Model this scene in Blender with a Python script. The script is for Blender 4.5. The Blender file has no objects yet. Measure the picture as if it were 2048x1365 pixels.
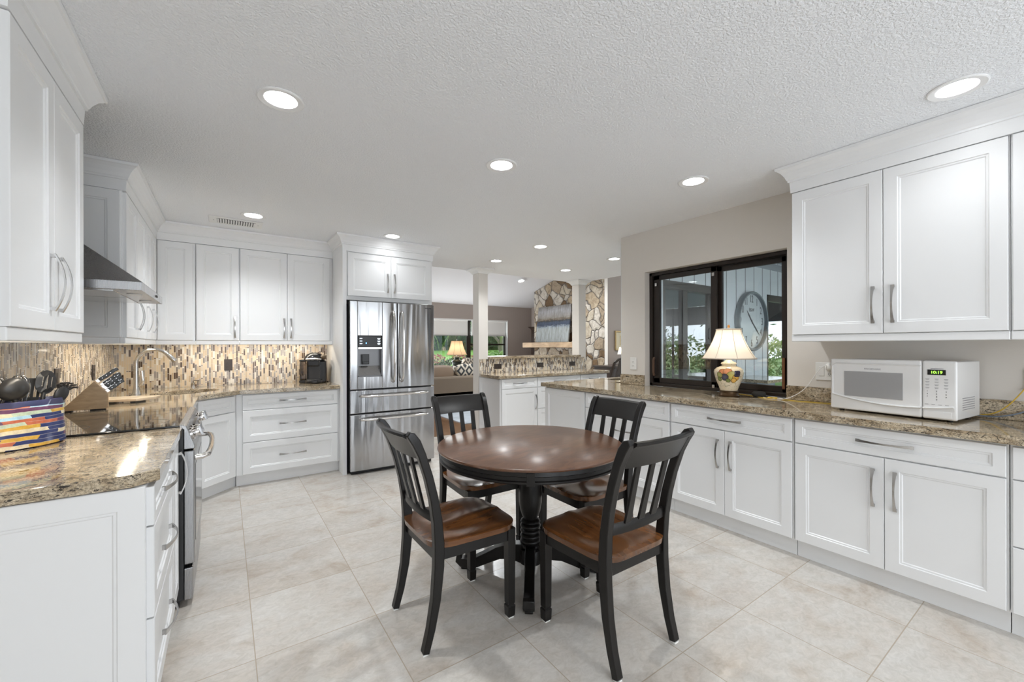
import bpy, bmesh, math, random
from mathutils import Matrix, Vector
sc = bpy.context.scene
COL = sc.collection
PI = math.pi
# ---------------------------------------------------------------- camera
FPX, YAW, ROLL, EYE = 826.0, math.radians(34.76), 0.00257, 1.32
cd = bpy.data.cameras.new('camera'); cam = bpy.data.objects.new('camera', cd); COL.objects.link(cam)
fw = Vector((math.sin(YAW), math.cos(YAW), 0)); r0 = Vector((math.cos(YAW), -math.sin(YAW), 0)); u0 = Vector((0, 0, 1))
rr = r0*math.cos(ROLL) - u0*math.sin(ROLL); uu = u0*math.cos(ROLL) + r0*math.sin(ROLL)
m3 = Matrix((rr, uu, -fw)).transposed()
cam.matrix_world = Matrix.Translation((0, 0, EYE)) @ m3.to_4x4()
cd.sensor_width = 36; cd.lens = FPX/2048*36; cd.shift_y = 9.5/2048; cd.clip_start = .05; cd.clip_end = 200
sc.camera = cam
# ---------------------------------------------------------------- world, exposure
w = bpy.data.worlds.new('sky'); sc.world = w; w.use_nodes = True
bg = w.node_tree.nodes['Background']; SPOT = 36.0           # beam power of one recessed lamp
bg.inputs['Color'].default_value = (.86, .93, 1, 1); bg.inputs['Strength'].default_value = 1.35
sc.view_settings.view_transform = 'Standard'; sc.view_settings.look = 'None'
sc.view_settings.exposure = 1.10; sc.view_settings.gamma = 1; sc.view_settings.use_curve_mapping = False
cy = sc.cycles
cy.use_denoising = True; cy.max_bounces = 9; cy.diffuse_bounces = 6; cy.glossy_bounces = 5; cy.transparent_max_bounces = 16
cy.caustics_reflective = False; cy.caustics_refractive = False; cy.sample_clamp_indirect = 6; cy.blur_glossy = .5
LAMP = 14.0          # radiance of a recessed lamp's lens

def area(name, loc, rot, sx, sy, energy, col=(1, 1, 1)):
    l = bpy.data.lights.new(name, 'AREA'); l.shape = 'RECTANGLE'; l.size = sx; l.size_y = sy; l.energy = energy; l.color = col
    o = bpy.data.objects.new(name, l); COL.objects.link(o); o.location = loc; o.rotation_euler = rot; return o

# added fill lamp standing in for daylight, unseen behind the camera
area('fill_near_opening', (1.3, -2.52, 1.25), (math.radians(115), 0, 0), 4.0, 2.2, 12, (.93, .96, 1))
area('daylight_living_window', (4.4, 9.6, 1.3), (math.radians(-112), 0, 0), 4.1, 1.4, 36, (.95, .98, 1))
dl_ = area('fill_living_side', (-3.05, 7.6, 1.4), Vector((10.2, 1.0, 1.1)).to_track_quat('-Z', 'Z').to_euler(), 3.2, 2.0, 12, (.93, .96, 1)); dl_.data.spread = math.radians(80)  # added unseen fill, brightens the vault, stone and taupe walls
area('fill_dining_side', (10.85, 4.6, 1.4), (math.radians(90), 0, math.radians(90)), 2.4, 2.0, 30, (.93, .96, 1))  # added unseen fill for the dining room
# ---------------------------------------------------------------- mesh builder
class MB:
    def __init__(s): s.v = []; s.f = []; s.M = Matrix.Identity(4)
    def add(s, vs, fs):
        n = len(s.v); s.v += [tuple(s.M @ Vector(p)) for p in vs]; s.f += [tuple(i+n for i in q) for q in fs]; return s
    def box(s, x0, x1, y0, y1, z0, z1):
        return s.add([(x0,y0,z0),(x1,y0,z0),(x1,y1,z0),(x0,y1,z0),(x0,y0,z1),(x1,y0,z1),(x1,y1,z1),(x0,y1,z1)],
                     [(0,3,2,1),(4,5,6,7),(0,1,5,4),(1,2,6,5),(2,3,7,6),(3,0,4,7)])
    def loft(s, rings, cap=True, close=True):
        n = len(rings[0]); vs = [p for r in rings for p in r]; fs = []
        for i in range(len(rings)-1):
            for j in range(n if close else n-1):
                k = (j+1) % n; fs.append((i*n+j, i*n+k, (i+1)*n+k, (i+1)*n+j))
        if cap: fs.append(tuple(range(n-1, -1, -1))); fs.append(tuple((len(rings)-1)*n+j for j in range(n)))
        return s.add(vs, fs)
    def prism(s, poly, axis, a, b):
        f = {'x': lambda p, t: (t, p[0], p[1]), 'y': lambda p, t: (p[0], t, p[1]), 'z': lambda p, t: (p[0], p[1], t)}[axis]
        return s.loft([[f(p, a) for p in poly], [f(p, b) for p in poly]])
    def lathe(s, prof, c=(0, 0, 0), n=32, sx=1, sy=1, cap=True):
        return s.loft([[(c[0]+r*sx*math.cos(2*PI*k/n), c[1]+r*sy*math.sin(2*PI*k/n), c[2]+z) for k in range(n)] for r, z in prof], cap)
    def tube(s, pts, r, n=8):
        pts = [Vector(p) for p in pts]; R = r if isinstance(r, (list, tuple)) else [r]*len(pts); rings = []; prev = None
        for i, p in enumerate(pts):
            t = (pts[min(i+1, len(pts)-1)] - pts[max(i-1, 0)]).normalized()
            if prev is None: prev = t.orthogonal().normalized()
            a = (prev - t*prev.dot(t)).normalized(); b = t.cross(a); prev = a
            rings.append([tuple(p + (a*math.cos(2*PI*k/n) + b*math.sin(2*PI*k/n))*R[i]) for k in range(n)])
        return s.loft(rings)
    def bar(s, pts, side, wd, th):          # rectangular section swept along pts; side = width direction
        pts = [Vector(p) for p in pts]; sd = Vector(side).normalized(); rings = []
        for i, p in enumerate(pts):
            t = (pts[min(i+1, len(pts)-1)] - pts[max(i-1, 0)]).normalized(); nrm = t.cross(sd).normalized()
            W = (wd[i] if isinstance(wd, (list, tuple)) else wd)/2; T = (th[i] if isinstance(th, (list, tuple)) else th)/2
            rings.append([tuple(p+sd*W+nrm*T), tuple(p-sd*W+nrm*T), tuple(p-sd*W-nrm*T), tuple(p+sd*W-nrm*T)])
        return s.loft(rings)
    def ball(s, c, rx, ry=None, rz=None, n=20, m=12):
        ry = ry or rx; rz = rz or rx
        return s.loft([[(c[0]+rx*math.sin(PI*i/m)*math.cos(2*PI*k/n), c[1]+ry*math.sin(PI*i/m)*math.sin(2*PI*k/n), c[2]-rz*math.cos(PI*i/m)) for k in range(n)]
                       for i in [.08]+list(range(1, m))+[m-.08]])
    def build(s, name, mat, parent=None, bevel=0, smooth=None, seg=2):
        me = bpy.data.meshes.new(name); me.from_pydata(s.v, [], s.f); me.validate()
        b = bmesh.new(); b.from_mesh(me); bmesh.ops.recalc_face_normals(b, faces=b.faces); b.to_mesh(me); b.free()
        for m_ in (mat if isinstance(mat, (list, tuple)) else [mat]): me.materials.append(m_)
        return link(name, me, parent, bevel, smooth, seg)
def link(name, me, parent=None, bevel=0, smooth=None, seg=2):
    o = bpy.data.objects.new(name, me); COL.objects.link(o)
    if parent is not None: o.parent = parent
    if smooth is not None:
        for p in me.polygons: p.use_smooth = True
        me.set_sharp_from_angle(angle=math.radians(smooth))
    if bevel:
        md = o.modifiers.new('bevel', 'BEVEL'); md.width = bevel; md.segments = seg; md.limit_method = 'ANGLE'; md.angle_limit = math.radians(35)
    return o
def tag(o, label=None, cat=None, group=None, kind=None):
    if label: o['label'] = label
    if cat: o['category'] = cat
    if group: o['group'] = group
    if kind: o['kind'] = kind
    return o
def thing(name, label, cat, loc=(0, 0, 0), rz=0, group=None):
    o = bpy.data.objects.new(name, None); COL.objects.link(o); o.location = loc; o.rotation_euler = (0, 0, rz); o.empty_display_size = .1
    return tag(o, label, cat, group)
def copy_tree(o, parent=None):
    c = o.copy(); COL.objects.link(c)
    if parent is not None: c.parent = parent
    for ch in list(o.children): copy_tree(ch, c)
    return c
def struct(o): o['kind'] = 'structure'; return o
def plate(outer, holes, z0, z1):             # flat slab with holes, as (verts, faces)
    b = bmesh.new()
    for loop in [outer]+holes:
        vs = [b.verts.new((p[0], p[1], z0)) for p in loop]
        for i in range(len(vs)): b.edges.new((vs[i], vs[(i+1) % len(vs)]))
    bmesh.ops.triangle_fill(b, edges=b.edges[:], use_beauty=True)
    r = bmesh.ops.extrude_face_region(b, geom=b.faces[:])
    bmesh.ops.translate(b, verts=[e for e in r['geom'] if isinstance(e, bmesh.types.BMVert)], vec=(0, 0, z1-z0))
    bmesh.ops.recalc_face_normals(b, faces=b.faces)
    bmesh.ops.dissolve_limit(b, angle_limit=.01, verts=b.verts[:], edges=b.edges[:])
    return b
def plate_obj(name, outer, holes, z0, z1, mat, parent=None, bevel=0):
    b = plate(outer, holes, z0, z1); me = bpy.data.meshes.new(name); b.to_mesh(me); b.free(); me.materials.append(mat)
    return link(name, me, parent, bevel)
CONV = []
def to_meshes():                     # turn lettering and cables into plain meshes
    bpy.context.view_layer.update(); dg = bpy.context.evaluated_depsgraph_get()
    for o in CONV:
        me = bpy.data.meshes.new_from_object(o.evaluated_get(dg)); n = bpy.data.objects.new(o.name+'_', me); COL.objects.link(n)
        n.parent = o.parent; n.location = o.location; n.rotation_euler = o.rotation_euler; n.scale = o.scale
        for k in ('label', 'category', 'group'):
            if k in o: n[k] = o[k]
        nm = o.name; bpy.data.objects.remove(o); n.name = nm
def text(body, name, mat, parent, loc, rot, size, ex=.0006, align='CENTER', sx=1):
    c = bpy.data.curves.new(name, 'FONT'); c.body = body; c.size = size; c.extrude = ex; c.align_x = align; c.align_y = 'CENTER'
    o = bpy.data.objects.new(name, c); COL.objects.link(o); o.parent = parent; o.location = loc; o.rotation_euler = rot; o.scale = (sx, 1, 1)
    c.materials.append(mat); CONV.append(o); return o
# ---------------------------------------------------------------- materials
def newmat(name):
    m = bpy.data.materials.new(name); m.use_nodes = True; nt = m.node_tree; return m, nt, nt.nodes['Principled BSDF']
def nd(nt, t, ins=None, **kw):
    n = nt.nodes.new(t)
    for k, v in kw.items(): setattr(n, k, v)
    for k, v in (ins or {}).items():
        if isinstance(v, bpy.types.NodeSocket): nt.links.new(v, n.inputs[k])
        else: n.inputs[k].default_value = v
    return n
def mth(nt, op, a, b=None, c=None):
    n = nt.nodes.new('ShaderNodeMath'); n.operation = op
    for i, v in enumerate((a, b, c)):
        if v is None: continue
        if isinstance(v, bpy.types.NodeSocket): nt.links.new(v, n.inputs[i])
        else: n.inputs[i].default_value = v
    return n.outputs[0]
def ramp(nt, fac, stops, const=False):
    n = nt.nodes.new('ShaderNodeValToRGB'); cr = n.color_ramp; cr.interpolation = 'CONSTANT' if const else 'LINEAR'
    while len(cr.elements) < len(stops): cr.elements.new(.5)
    for e, (p, c) in zip(cr.elements, stops): e.position = p; e.color = (*c, 1) if len(c) == 3 else c
    nt.links.new(fac, n.inputs[0]); return n.outputs[0]
def mixc(nt, f, a, b, mode='MIX'):
    n = nt.nodes.new('ShaderNodeMix'); n.data_type = 'RGBA'; n.blend_type = mode
    for i, v in ((0, f), (6, a), (7, b)):
        if isinstance(v, bpy.types.NodeSocket): nt.links.new(v, n.inputs[i])
        else: n.inputs[i].default_value = v if i == 0 else (*v, 1)
    return n.outputs[2]
def coord(nt, scale=(1, 1, 1), world=False, rot=(0, 0, 0)):
    src = nt.nodes.new('ShaderNodeNewGeometry').outputs['Position'] if world else nt.nodes.new('ShaderNodeTexCoord').outputs['Object']
    return nd(nt, 'ShaderNodeMapping', {'Vector': src, 'Scale': scale, 'Rotation': rot}).outputs[0]
def noise(nt, vec, scale, detail=3, rough=.5, dist=0, out='Fac'):
    return nd(nt, 'ShaderNodeTexNoise', {'Vector': vec, 'Scale': scale, 'Detail': detail, 'Roughness': rough, 'Distortion': dist}).outputs[out]
def bump(nt, b, h, strength, dist=.01):
    n = nd(nt, 'ShaderNodeBump', {'Height': h, 'Strength': strength, 'Distance': dist}); nt.links.new(n.outputs[0], b.inputs['Normal'])
def M(name, col, rough=.5, metal=0, coat=0, bmp=None, spec=None, var=0):
    m, nt, b = newmat(name); b.inputs['Base Color'].default_value = (*col, 1); b.inputs['Roughness'].default_value = rough
    b.inputs['Metallic'].default_value = metal; b.inputs['Coat Weight'].default_value = coat; b.inputs['Coat Roughness'].default_value = .08
    if spec is not None: b.inputs['Specular IOR Level'].default_value = spec
    if var:
        n = noise(nt, coord(nt), var, 4); c = ramp(nt, n, [(.3, tuple(x*.8 for x in col)), (.7, tuple(min(1, x*1.15) for x in col))]); nt.links.new(c, b.inputs['Base Color'])
    if bmp: bump(nt, b, noise(nt, coord(nt, bmp[2] if len(bmp) > 2 else (1, 1, 1)), bmp[0], 4, .6), bmp[1], .004)
    return m
def emis(name, col, s):
    m, nt, b = newmat(name); b.inputs['Base Color'].default_value = (*col, 1); b.inputs['Emission Color'].default_value = (*col, 1); b.inputs['Emission Strength'].default_value = s; return m
def glass(name, tint=(1, 1, 1), ior=1.5, amount=1.0):
    m, nt, b = newmat(name); out = nt.nodes['Material Output']
    t = nd(nt, 'ShaderNodeBsdfTransparent', {'Color': (*tint, 1)}); g = nd(nt, 'ShaderNodeBsdfGlossy', {'Roughness': .0, 'Color': (.95, .97, 1, 1)})
    fr = nd(nt, 'ShaderNodeFresnel', {'IOR': ior}).outputs[0]
    mx = nd(nt, 'ShaderNodeMixShader', {0: mth(nt, 'MINIMUM', mth(nt, 'MULTIPLY', fr, amount), 1.0), 1: t.outputs[0], 2: g.outputs[0]})
    nt.links.new(mx.outputs[0], out.inputs['Surface']); return m

WHITE = M('cabinet white paint', (.79, .795, .80), .32)
TRIMW = M('trim white paint', (.80, .80, .79), .45)
WALLB = M('greige wall paint', (.70, .665, .62), .75, bmp=(180, .15))
TAUPE = M('taupe wall paint', (.43, .375, .34), .8, bmp=(180, .15))
PLATEW = M('white plastic', (.82, .82, .80), .3)
PLATEB = M('bronze plastic', (.035, .025, .02), .35)
BLACKP = M('black plastic', (.012, .012, .013), .28)
DARKG = M('dark grey plastic', (.06, .06, .062), .4)
NICKEL = M('brushed nickel', (.50, .49, .48), .24, 1)
CHROME = M('polished nickel', (.72, .70, .68), .16, 1)
BRONZE = M('dark bronze aluminium', (.022, .016, .013), .35, spec=.4)
BLACKW = M('black lacquered wood', (.008, .0068, .0062), .30, spec=.35)
GRAYP = M('grey outdoor paint', (.30, .33, .36), .6)
ALU = M('clock rim metal', (.16, .19, .21), .35, .6)
RUBBER = M('black rubber', (.01, .01, .01), .7)
GREEN = emis('green digits', (.25, .95, .05), 2.0)
INK = M('dark ink', (.03, .03, .035), .6)
GREYINK = M('grey ink', (.28, .28, .30), .6)
GLASS = glass('window glass', (.98, 1, .99), 1.5, 1.6)
DOORGL = glass('patio door glass', (.55, .58, .60), 1.7, 3.2)
LENS = emis('lamp lens', (.965, .985, 1), LAMP)

def ceiling_mat():
    m, nt, b = newmat('knockdown ceiling'); v = coord(nt, world=True)
    n = noise(nt, v, 95, 3, .6); p = ramp(nt, n, [(.42, (0, 0, 0)), (.58, (1, 1, 1))])
    b.inputs['Base Color'].default_value = (.87, .885, .91, 1); b.inputs['Roughness'].default_value = .85
    bump(nt, b, p, .5, .008); return m
CEIL = ceiling_mat()
def tile_mat():
    m, nt, b = newmat('travertine floor tile'); P = nt.nodes.new('ShaderNodeNewGeometry').outputs['Position']
    s = nd(nt, 'ShaderNodeSeparateXYZ', {0: P}); S = .503
    tx = mth(nt, 'DIVIDE', mth(nt, 'SUBTRACT', s.outputs[0], .102), S); ty = mth(nt, 'DIVIDE', mth(nt, 'SUBTRACT', s.outputs[1], 2.047), S)
    ax = mth(nt, 'ABSOLUTE', mth(nt, 'SUBTRACT', mth(nt, 'FRACT', tx), .5)); ay = mth(nt, 'ABSOLUTE', mth(nt, 'SUBTRACT', mth(nt, 'FRACT', ty), .5))
    g = mth(nt, 'GREATER_THAN', mth(nt, 'MAXIMUM', ax, ay), .5-.0021/S)
    cell = nd(nt, 'ShaderNodeCombineXYZ', {0: mth(nt, 'FLOOR', tx), 1: mth(nt, 'FLOOR', ty), 2: 0.0}).outputs[0]
    wn = nd(nt, 'ShaderNodeTexWhiteNoise', {'Vector': cell}, noise_dimensions='3D')
    off = nd(nt, 'ShaderNodeVectorMath', {0: P, 1: nd(nt, 'ShaderNodeVectorMath', {0: wn.outputs['Color'], 1: (7, 7, 7)}, operation='MULTIPLY').outputs[0]}, operation='ADD').outputs[0]
    st = nd(nt, 'ShaderNodeMapping', {'Vector': off, 'Scale': (1, 1.35, 1)}).outputs[0]
    c1 = ramp(nt, noise(nt, st, 3.2, 5, .6, .6), [(.28, (.455, .39, .325)), (.42, (.53, .485, .435)), (.55, (.56, .53, .49)), (.72, (.585, .565, .535))])
    c2 = ramp(nt, noise(nt, st, 26, 7, .7, .9), [(.36, (.90, .895, .88)), (.52, (1, 1, 1)), (.66, (1.08, 1.08, 1.08))])
    c = mixc(nt, 1.0, c1, c2, 'MULTIPLY')
    tone = mth(nt, 'ADD', mth(nt, 'MULTIPLY', wn.outputs['Value'], .06), .97)
    tc = nd(nt, 'ShaderNodeCombineXYZ', {0: tone, 1: tone, 2: tone}).outputs[0]
    c = mixc(nt, 1.0, c, tc, 'MULTIPLY'); c = mixc(nt, g, c, (.40, .34, .27))
    nt.links.new(c, b.inputs['Base Color'])
    nt.links.new(mth(nt, 'ADD', mth(nt, 'MULTIPLY', noise(nt, st, 30, 3), .12), .17), b.inputs['Roughness'])
    bump(nt, b, mth(nt, 'SUBTRACT', 1.0, g), .25, .002); return m
TILE = tile_mat()
def granite_mat():
    m, nt, b = newmat('speckled granite'); v = coord(nt, world=True); vs = coord(nt, (1, 1.0, 2.2), world=True, rot=(.2, .1, .5))
    base = ramp(nt, noise(nt, vs, 7, 8, .65, 1.2), [(.3, (.18, .125, .07)), (.43, (.40, .31, .20)), (.57, (.58, .485, .35)), (.72, (.68, .60, .47))])
    grn = ramp(nt, noise(nt, v, 140, 4, .7), [(.36, (.45, .45, .45)), (.5, (.95, .95, .95)), (.66, (1.2, 1.2, 1.2))])
    c = mixc(nt, 1.0, base, grn, 'MULTIPLY')
    fl = ramp(nt, noise(nt, vs, 34, 6, .72, 1.6), [(.553, (0, 0, 0)), (.59, (1, 1, 1))])
    c = mixc(nt, fl, c, (.022, .016, .012))
    vn = mth(nt, 'ABSOLUTE', mth(nt, 'SUBTRACT', noise(nt, vs, 16, 6, .7, 2.2), .5)); vm = ramp(nt, vn, [(.0, (.8, .8, .8)), (.022, (0, 0, 0))])
    c = mixc(nt, vm, c, (.05, .035, .022))
    nt.links.new(c, b.inputs['Base Color']); b.inputs['Roughness'].default_value = .09; b.inputs['Coat Weight'].default_value = .3; b.inputs['Coat Roughness'].default_value = .03
    return m
GRANITE = granite_mat()
def mosaic_mat():
    m, nt, b = newmat('vertical glass and stone mosaic'); P = nt.nodes.new('ShaderNodeNewGeometry').outputs['Position']
    s = nd(nt, 'ShaderNodeSeparateXYZ', {0: P}); W, Hh = .0165, .066
    u = mth(nt, 'DIVIDE', mth(nt, 'ADD', mth(nt, 'ADD', s.outputs[0], s.outputs[1]), 20.0), W); col = mth(nt, 'FLOOR', u); fu = mth(nt, 'FRACT', u)
    r1 = nd(nt, 'ShaderNodeTexWhiteNoise', {'W': col}, noise_dimensions='1D').outputs['Value']
    v = mth(nt, 'ADD', mth(nt, 'DIVIDE', s.outputs[2], Hh), mth(nt, 'MULTIPLY', r1, 9.0)); row = mth(nt, 'FLOOR', v); fv = mth(nt, 'FRACT', v)
    rc = nd(nt, 'ShaderNodeCombineXYZ', {0: col, 1: row, 2: 3.0}).outputs[0]
    wa = nd(nt, 'ShaderNodeTexWhiteNoise', {'Vector': rc}, noise_dimensions='3D'); sx = nd(nt, 'ShaderNodeSeparateColor', {0: wa.outputs['Color']})
    split = mth(nt, 'GREATER_THAN', wa.outputs['Value'], .55)
    at = mth(nt, 'ADD', .55, mth(nt, 'MULTIPLY', sx.outputs[0], .3)); at2 = mth(nt, 'ADD', at, .17)
    sub = mth(nt, 'MULTIPLY', split, mth(nt, 'ADD', mth(nt, 'GREATER_THAN', fv, at), mth(nt, 'GREATER_THAN', fv, at2)))
    idv = nd(nt, 'ShaderNodeCombineXYZ', {0: col, 1: row, 2: mth(nt, 'ADD', sub, 11.0)}).outputs[0]
    val = nd(nt, 'ShaderNodeTexWhiteNoise', {'Vector': idv}, noise_dimensions='3D').outputs['Value']
    c = ramp(nt, val, [(0, (.66, .55, .40)), (.27, (.50, .39, .26)), (.38, (.30, .275, .26)), (.56, (.60, .52, .42)), (.66, (.17, .145, .13)), (.74, (.075, .045, .028)), (.90, (.75, .72, .66))], True)
    gu = mth(nt, 'GREATER_THAN', mth(nt, 'ABSOLUTE', mth(nt, 'SUBTRACT', fu, .5)), .43)
    gv = mth(nt, 'GREATER_THAN', mth(nt, 'ABSOLUTE', mth(nt, 'SUBTRACT', fv, .5)), .482)
    gs = mth(nt, 'MULTIPLY', split, mth(nt, 'MAXIMUM', mth(nt, 'LESS_THAN', mth(nt, 'ABSOLUTE', mth(nt, 'SUBTRACT', fv, at)), .02), mth(nt, 'LESS_THAN', mth(nt, 'ABSOLUTE', mth(nt, 'SUBTRACT', fv, at2)), .02)))
    g = mth(nt, 'MAXIMUM', gu, mth(nt, 'MAXIMUM', gv, gs))
    nt.links.new(mixc(nt, g, c, (.62, .58, .52)), b.inputs['Base Color'])
    nt.links.new(mth(nt, 'ADD', .1, mth(nt, 'MULTIPLY', g, .6)), b.inputs['Roughness']); bump(nt, b, mth(nt, 'SUBTRACT', 1.0, g), .5, .002); return m
MOSAIC = mosaic_mat()
def wood_mat(name, dark, light, rough, sc_=(1, 9, 9), coat=.4, scale=5, dist=.8):
    m, nt, b = newmat(name); v = coord(nt, sc_)
    n = noise(nt, v, scale, 6, .6, dist); n2 = noise(nt, coord(nt), 2.3, 3, .5, .6)
    c = ramp(nt, n, [(.3, dark), (.7, light)]); c = mixc(nt, 1.0, c, ramp(nt, n2, [(.3, (.7, .7, .7)), (.7, (1.15, 1.15, 1.15))]), 'MULTIPLY')
    nt.links.new(c, b.inputs['Base Color']); b.inputs['Roughness'].default_value = rough; b.inputs['Coat Weight'].default_value = coat; b.inputs['Coat Roughness'].default_value = .17
    bump(nt, b, n, .06, .002); return m
TABLEW = wood_mat('dark cherry table wood', (.068, .029, .014), (.150, .068, .034), .30, (2.0, 7, 7), .35, 4)
SEATW = wood_mat('honey brown seat wood', (.070, .025, .008), (.175, .066, .018), .24, (11, 1.2, 11), .4, 3, .15)
OAKW = wood_mat('pale oak beam', (.42, .28, .16), (.60, .43, .27), .6, (9, 1, 9), 0, 4)
ACACIA = wood_mat('acacia block wood', (.36, .24, .125), (.52, .37, .21), .45, (3, 12, 12), .1, 4)
DARKW = wood_mat('dark walnut furniture', (.018, .010, .007), (.045, .024, .015), .35, (8, 1, 8), .3, 4)
FLOORW = wood_mat('walnut plank floor', (.16, .085, .045), (.30, .17, .095), .22, (8, 1, 1), .3, 2.5)
def steel_mat(name, col, rough, wav=.0, axis=(60, 60, .6)):
    m, nt, b = newmat(name); b.inputs['Base Color'].default_value = (*col, 1); b.inputs['Metallic'].default_value = 1
    n = noise(nt, coord(nt, axis), 6, 3); nt.links.new(mth(nt, 'ADD', rough-.04, mth(nt, 'MULTIPLY', n, .08)), b.inputs['Roughness'])
    if wav:
        v2 = coord(nt, (7.0, 1, .7)); bump(nt, b, noise(nt, v2, 1.3, 1.5, .4, .4), wav, .02)
    return m
STEEL = steel_mat('stainless steel', (.38, .38, .385), .27, .0)
FRIDGE = steel_mat('stainless fridge door', (.45, .45, .455), .18, .7)
SINKS = steel_mat('sink steel', (.62, .62, .62), .3)
def stone_mat():
    m, nt, b = newmat('fieldstone'); v = coord(nt, (1, 1, 1.0), world=True); n = nd(nt, 'ShaderNodeTexNoise', {'Vector': v, 'Scale': 2.2, 'Detail': 2}).outputs['Color']
    vv = nd(nt, 'ShaderNodeVectorMath', {0: v, 1: nd(nt, 'ShaderNodeVectorMath', {0: n, 1: (.35, .35, .35)}, operation='MULTIPLY').outputs[0]}, operation='ADD').outputs[0]
    e = nd(nt, 'ShaderNodeTexVoronoi', {'Vector': vv, 'Scale': 4.0}, feature='DISTANCE_TO_EDGE').outputs['Distance']
    ce = nd(nt, 'ShaderNodeTexVoronoi', {'Vector': vv, 'Scale': 4.0}).outputs['Color']
    r = nd(nt, 'ShaderNodeSeparateColor', {0: ce}).outputs[0]
    c = ramp(nt, r, [(0, (.46, .40, .31)), (.3, (.33, .26, .18)), (.5, (.52, .475, .41)), (.74, (.15, .09, .04)), (.86, (.40, .32, .22))], True)
    c = mixc(nt, 1.0, c, ramp(nt, noise(nt, v, 9, 6, .7, 1), [(.3, (.55, .5, .45)), (.55, (1, 1, 1)), (.75, (1.2, 1.2, 1.2))]), 'MULTIPLY')
    mo = ramp(nt, e, [(.012, (1, 1, 1)), (.03, (0, 0, 0))]); c = mixc(nt, mo, c, (.12, .105, .095))
    nt.links.new(c, b.inputs['Base Color']); b.inputs['Roughness'].default_value = .75
    h = mth(nt, 'ADD', ramp(nt, e, [(.0, (0, 0, 0)), (.07, (1, 1, 1))]), mth(nt, 'MULTIPLY', noise(nt, v, 14, 5, .6), .6)); bump(nt, b, h, .8, .03); return m
STONE = stone_mat()
def stripes_mat():
    m, nt, b = newmat('hand painted stripes'); v = nt.nodes.new('ShaderNodeTexCoord').outputs['Object']; s = nd(nt, 'ShaderNodeSeparateXYZ', {0: v})
    ang = mth(nt, 'ARCTAN2', s.outputs[1], mth(nt, 'MULTIPLY', s.outputs[0], .55))
    ns = noise(nt, nd(nt, 'ShaderNodeMapping', {'Vector': v, 'Scale': (5, 5, 9)}).outputs[0], 1.6, 3, .5)
    z = mth(nt, 'ADD', mth(nt, 'DIVIDE', s.outputs[2], .0142), mth(nt, 'ADD', mth(nt, 'MULTIPLY', ns, 1.3), mth(nt, 'MULTIPLY', ang, .06)))
    row = mth(nt, 'FLOOR', z); sw = mth(nt, 'FLOOR', mth(nt, 'ADD', mth(nt, 'MULTIPLY', ang, 1.1), mth(nt, 'ADD', mth(nt, 'MULTIPLY', ns, .9), mth(nt, 'MULTIPLY', row, .37))))
    wv = nd(nt, 'ShaderNodeTexWhiteNoise', {'Vector': nd(nt, 'ShaderNodeCombineXYZ', {0: row, 1: sw, 2: 5.0}).outputs[0]}, noise_dimensions='3D').outputs['Value']
    c = ramp(nt, wv, [(0, (.035, .05, .15)), (.2, (.66, .40, .07)), (.36, (.42, .66, .78)), (.5, (.15, .06, .12)), (.62, (.78, .68, .46)), (.74, (.52, .62, .46)), (.86, (.52, .15, .08))], True)
    pat = ramp(nt, noise(nt, v, 40, 4, .7), [(.35, (.75, .75, .8)), (.7, (1.15, 1.15, 1.15))]); c = mixc(nt, 1.0, c, pat, 'MULTIPLY')
    edge = ramp(nt, mth(nt, 'ABSOLUTE', mth(nt, 'SUBTRACT', mth(nt, 'FRACT', z), .5)), [(.44, (0, 0, 0)), (.5, (.7, .7, .7))]); c = mixc(nt, edge, c, (.72, .68, .60))
    rim = mth(nt, 'GREATER_THAN', mth(nt, 'ADD', s.outputs[2], mth(nt, 'MULTIPLY', mth(nt, 'SUBTRACT', ns, .5), .02)), .166); c = mixc(nt, rim, c, mixc(nt, ns, (.02, .04, .11), (.075, .06, .11)))
    nt.links.new(c, b.inputs['Base Color']); b.inputs['Roughness'].default_value = .15; return m
STRIPES = stripes_mat()
# ---------------------------------------------------------------- dimensions
EY_ = 3.02; CZ = 2.465; WL = -.86; WB = 5.26; WR = 3.46; DT = 2.295      # ceiling, left / back / right wall, door tops of the wall cabinets
def slab(name, mat, *b, bevel=0): return struct(MB().box(*b).build(name, mat, bevel=bevel))
RL_ = [(.214, 2.182, 'recessed ceiling light nearest the left wall cabinets'), (2.68, .38, 'recessed ceiling light above the right wall cabinets, largest at upper right'), (1.44, 2.187, 'recessed ceiling light above the round table'),
       (2.685, 1.644, 'recessed ceiling light in front of the kitchen window wall'), (.204, 4.254, 'recessed ceiling light beside the air vent'), (1.434, 4.244, 'recessed ceiling light in front of the fridge cabinet crown'),
       (2.993, 3.73, 'recessed ceiling light between fridge and window wall, nearer of the pair'), (3.0, 4.69, 'recessed ceiling light just right of the left column capital'), (4.22, 3.71, 'recessed ceiling light beside the far corner of the window wall'), (4.245, 4.685, 'recessed ceiling light nearest the right column capital'),
       (1.44, .10, 'unseen recessed ceiling light behind the viewer, above the near floor'), (.214, -1.6, 'unseen recessed ceiling light far behind the viewer, left'), (2.68, -1.6, 'unseen recessed ceiling light far behind the viewer, right')]  # last three lie out of view, added to light the near end
# floors
struct(MB().box(-1.0, WR+.2, -2.7, EY_+.02, -.06, 0).box(-3.2, 11, EY_+.02, 5.56, -.06, 0).build('floor', TILE))
slab('floor_living', FLOORW, -3.2, 11, 5.56, 9.9, -.06, 0)
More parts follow.
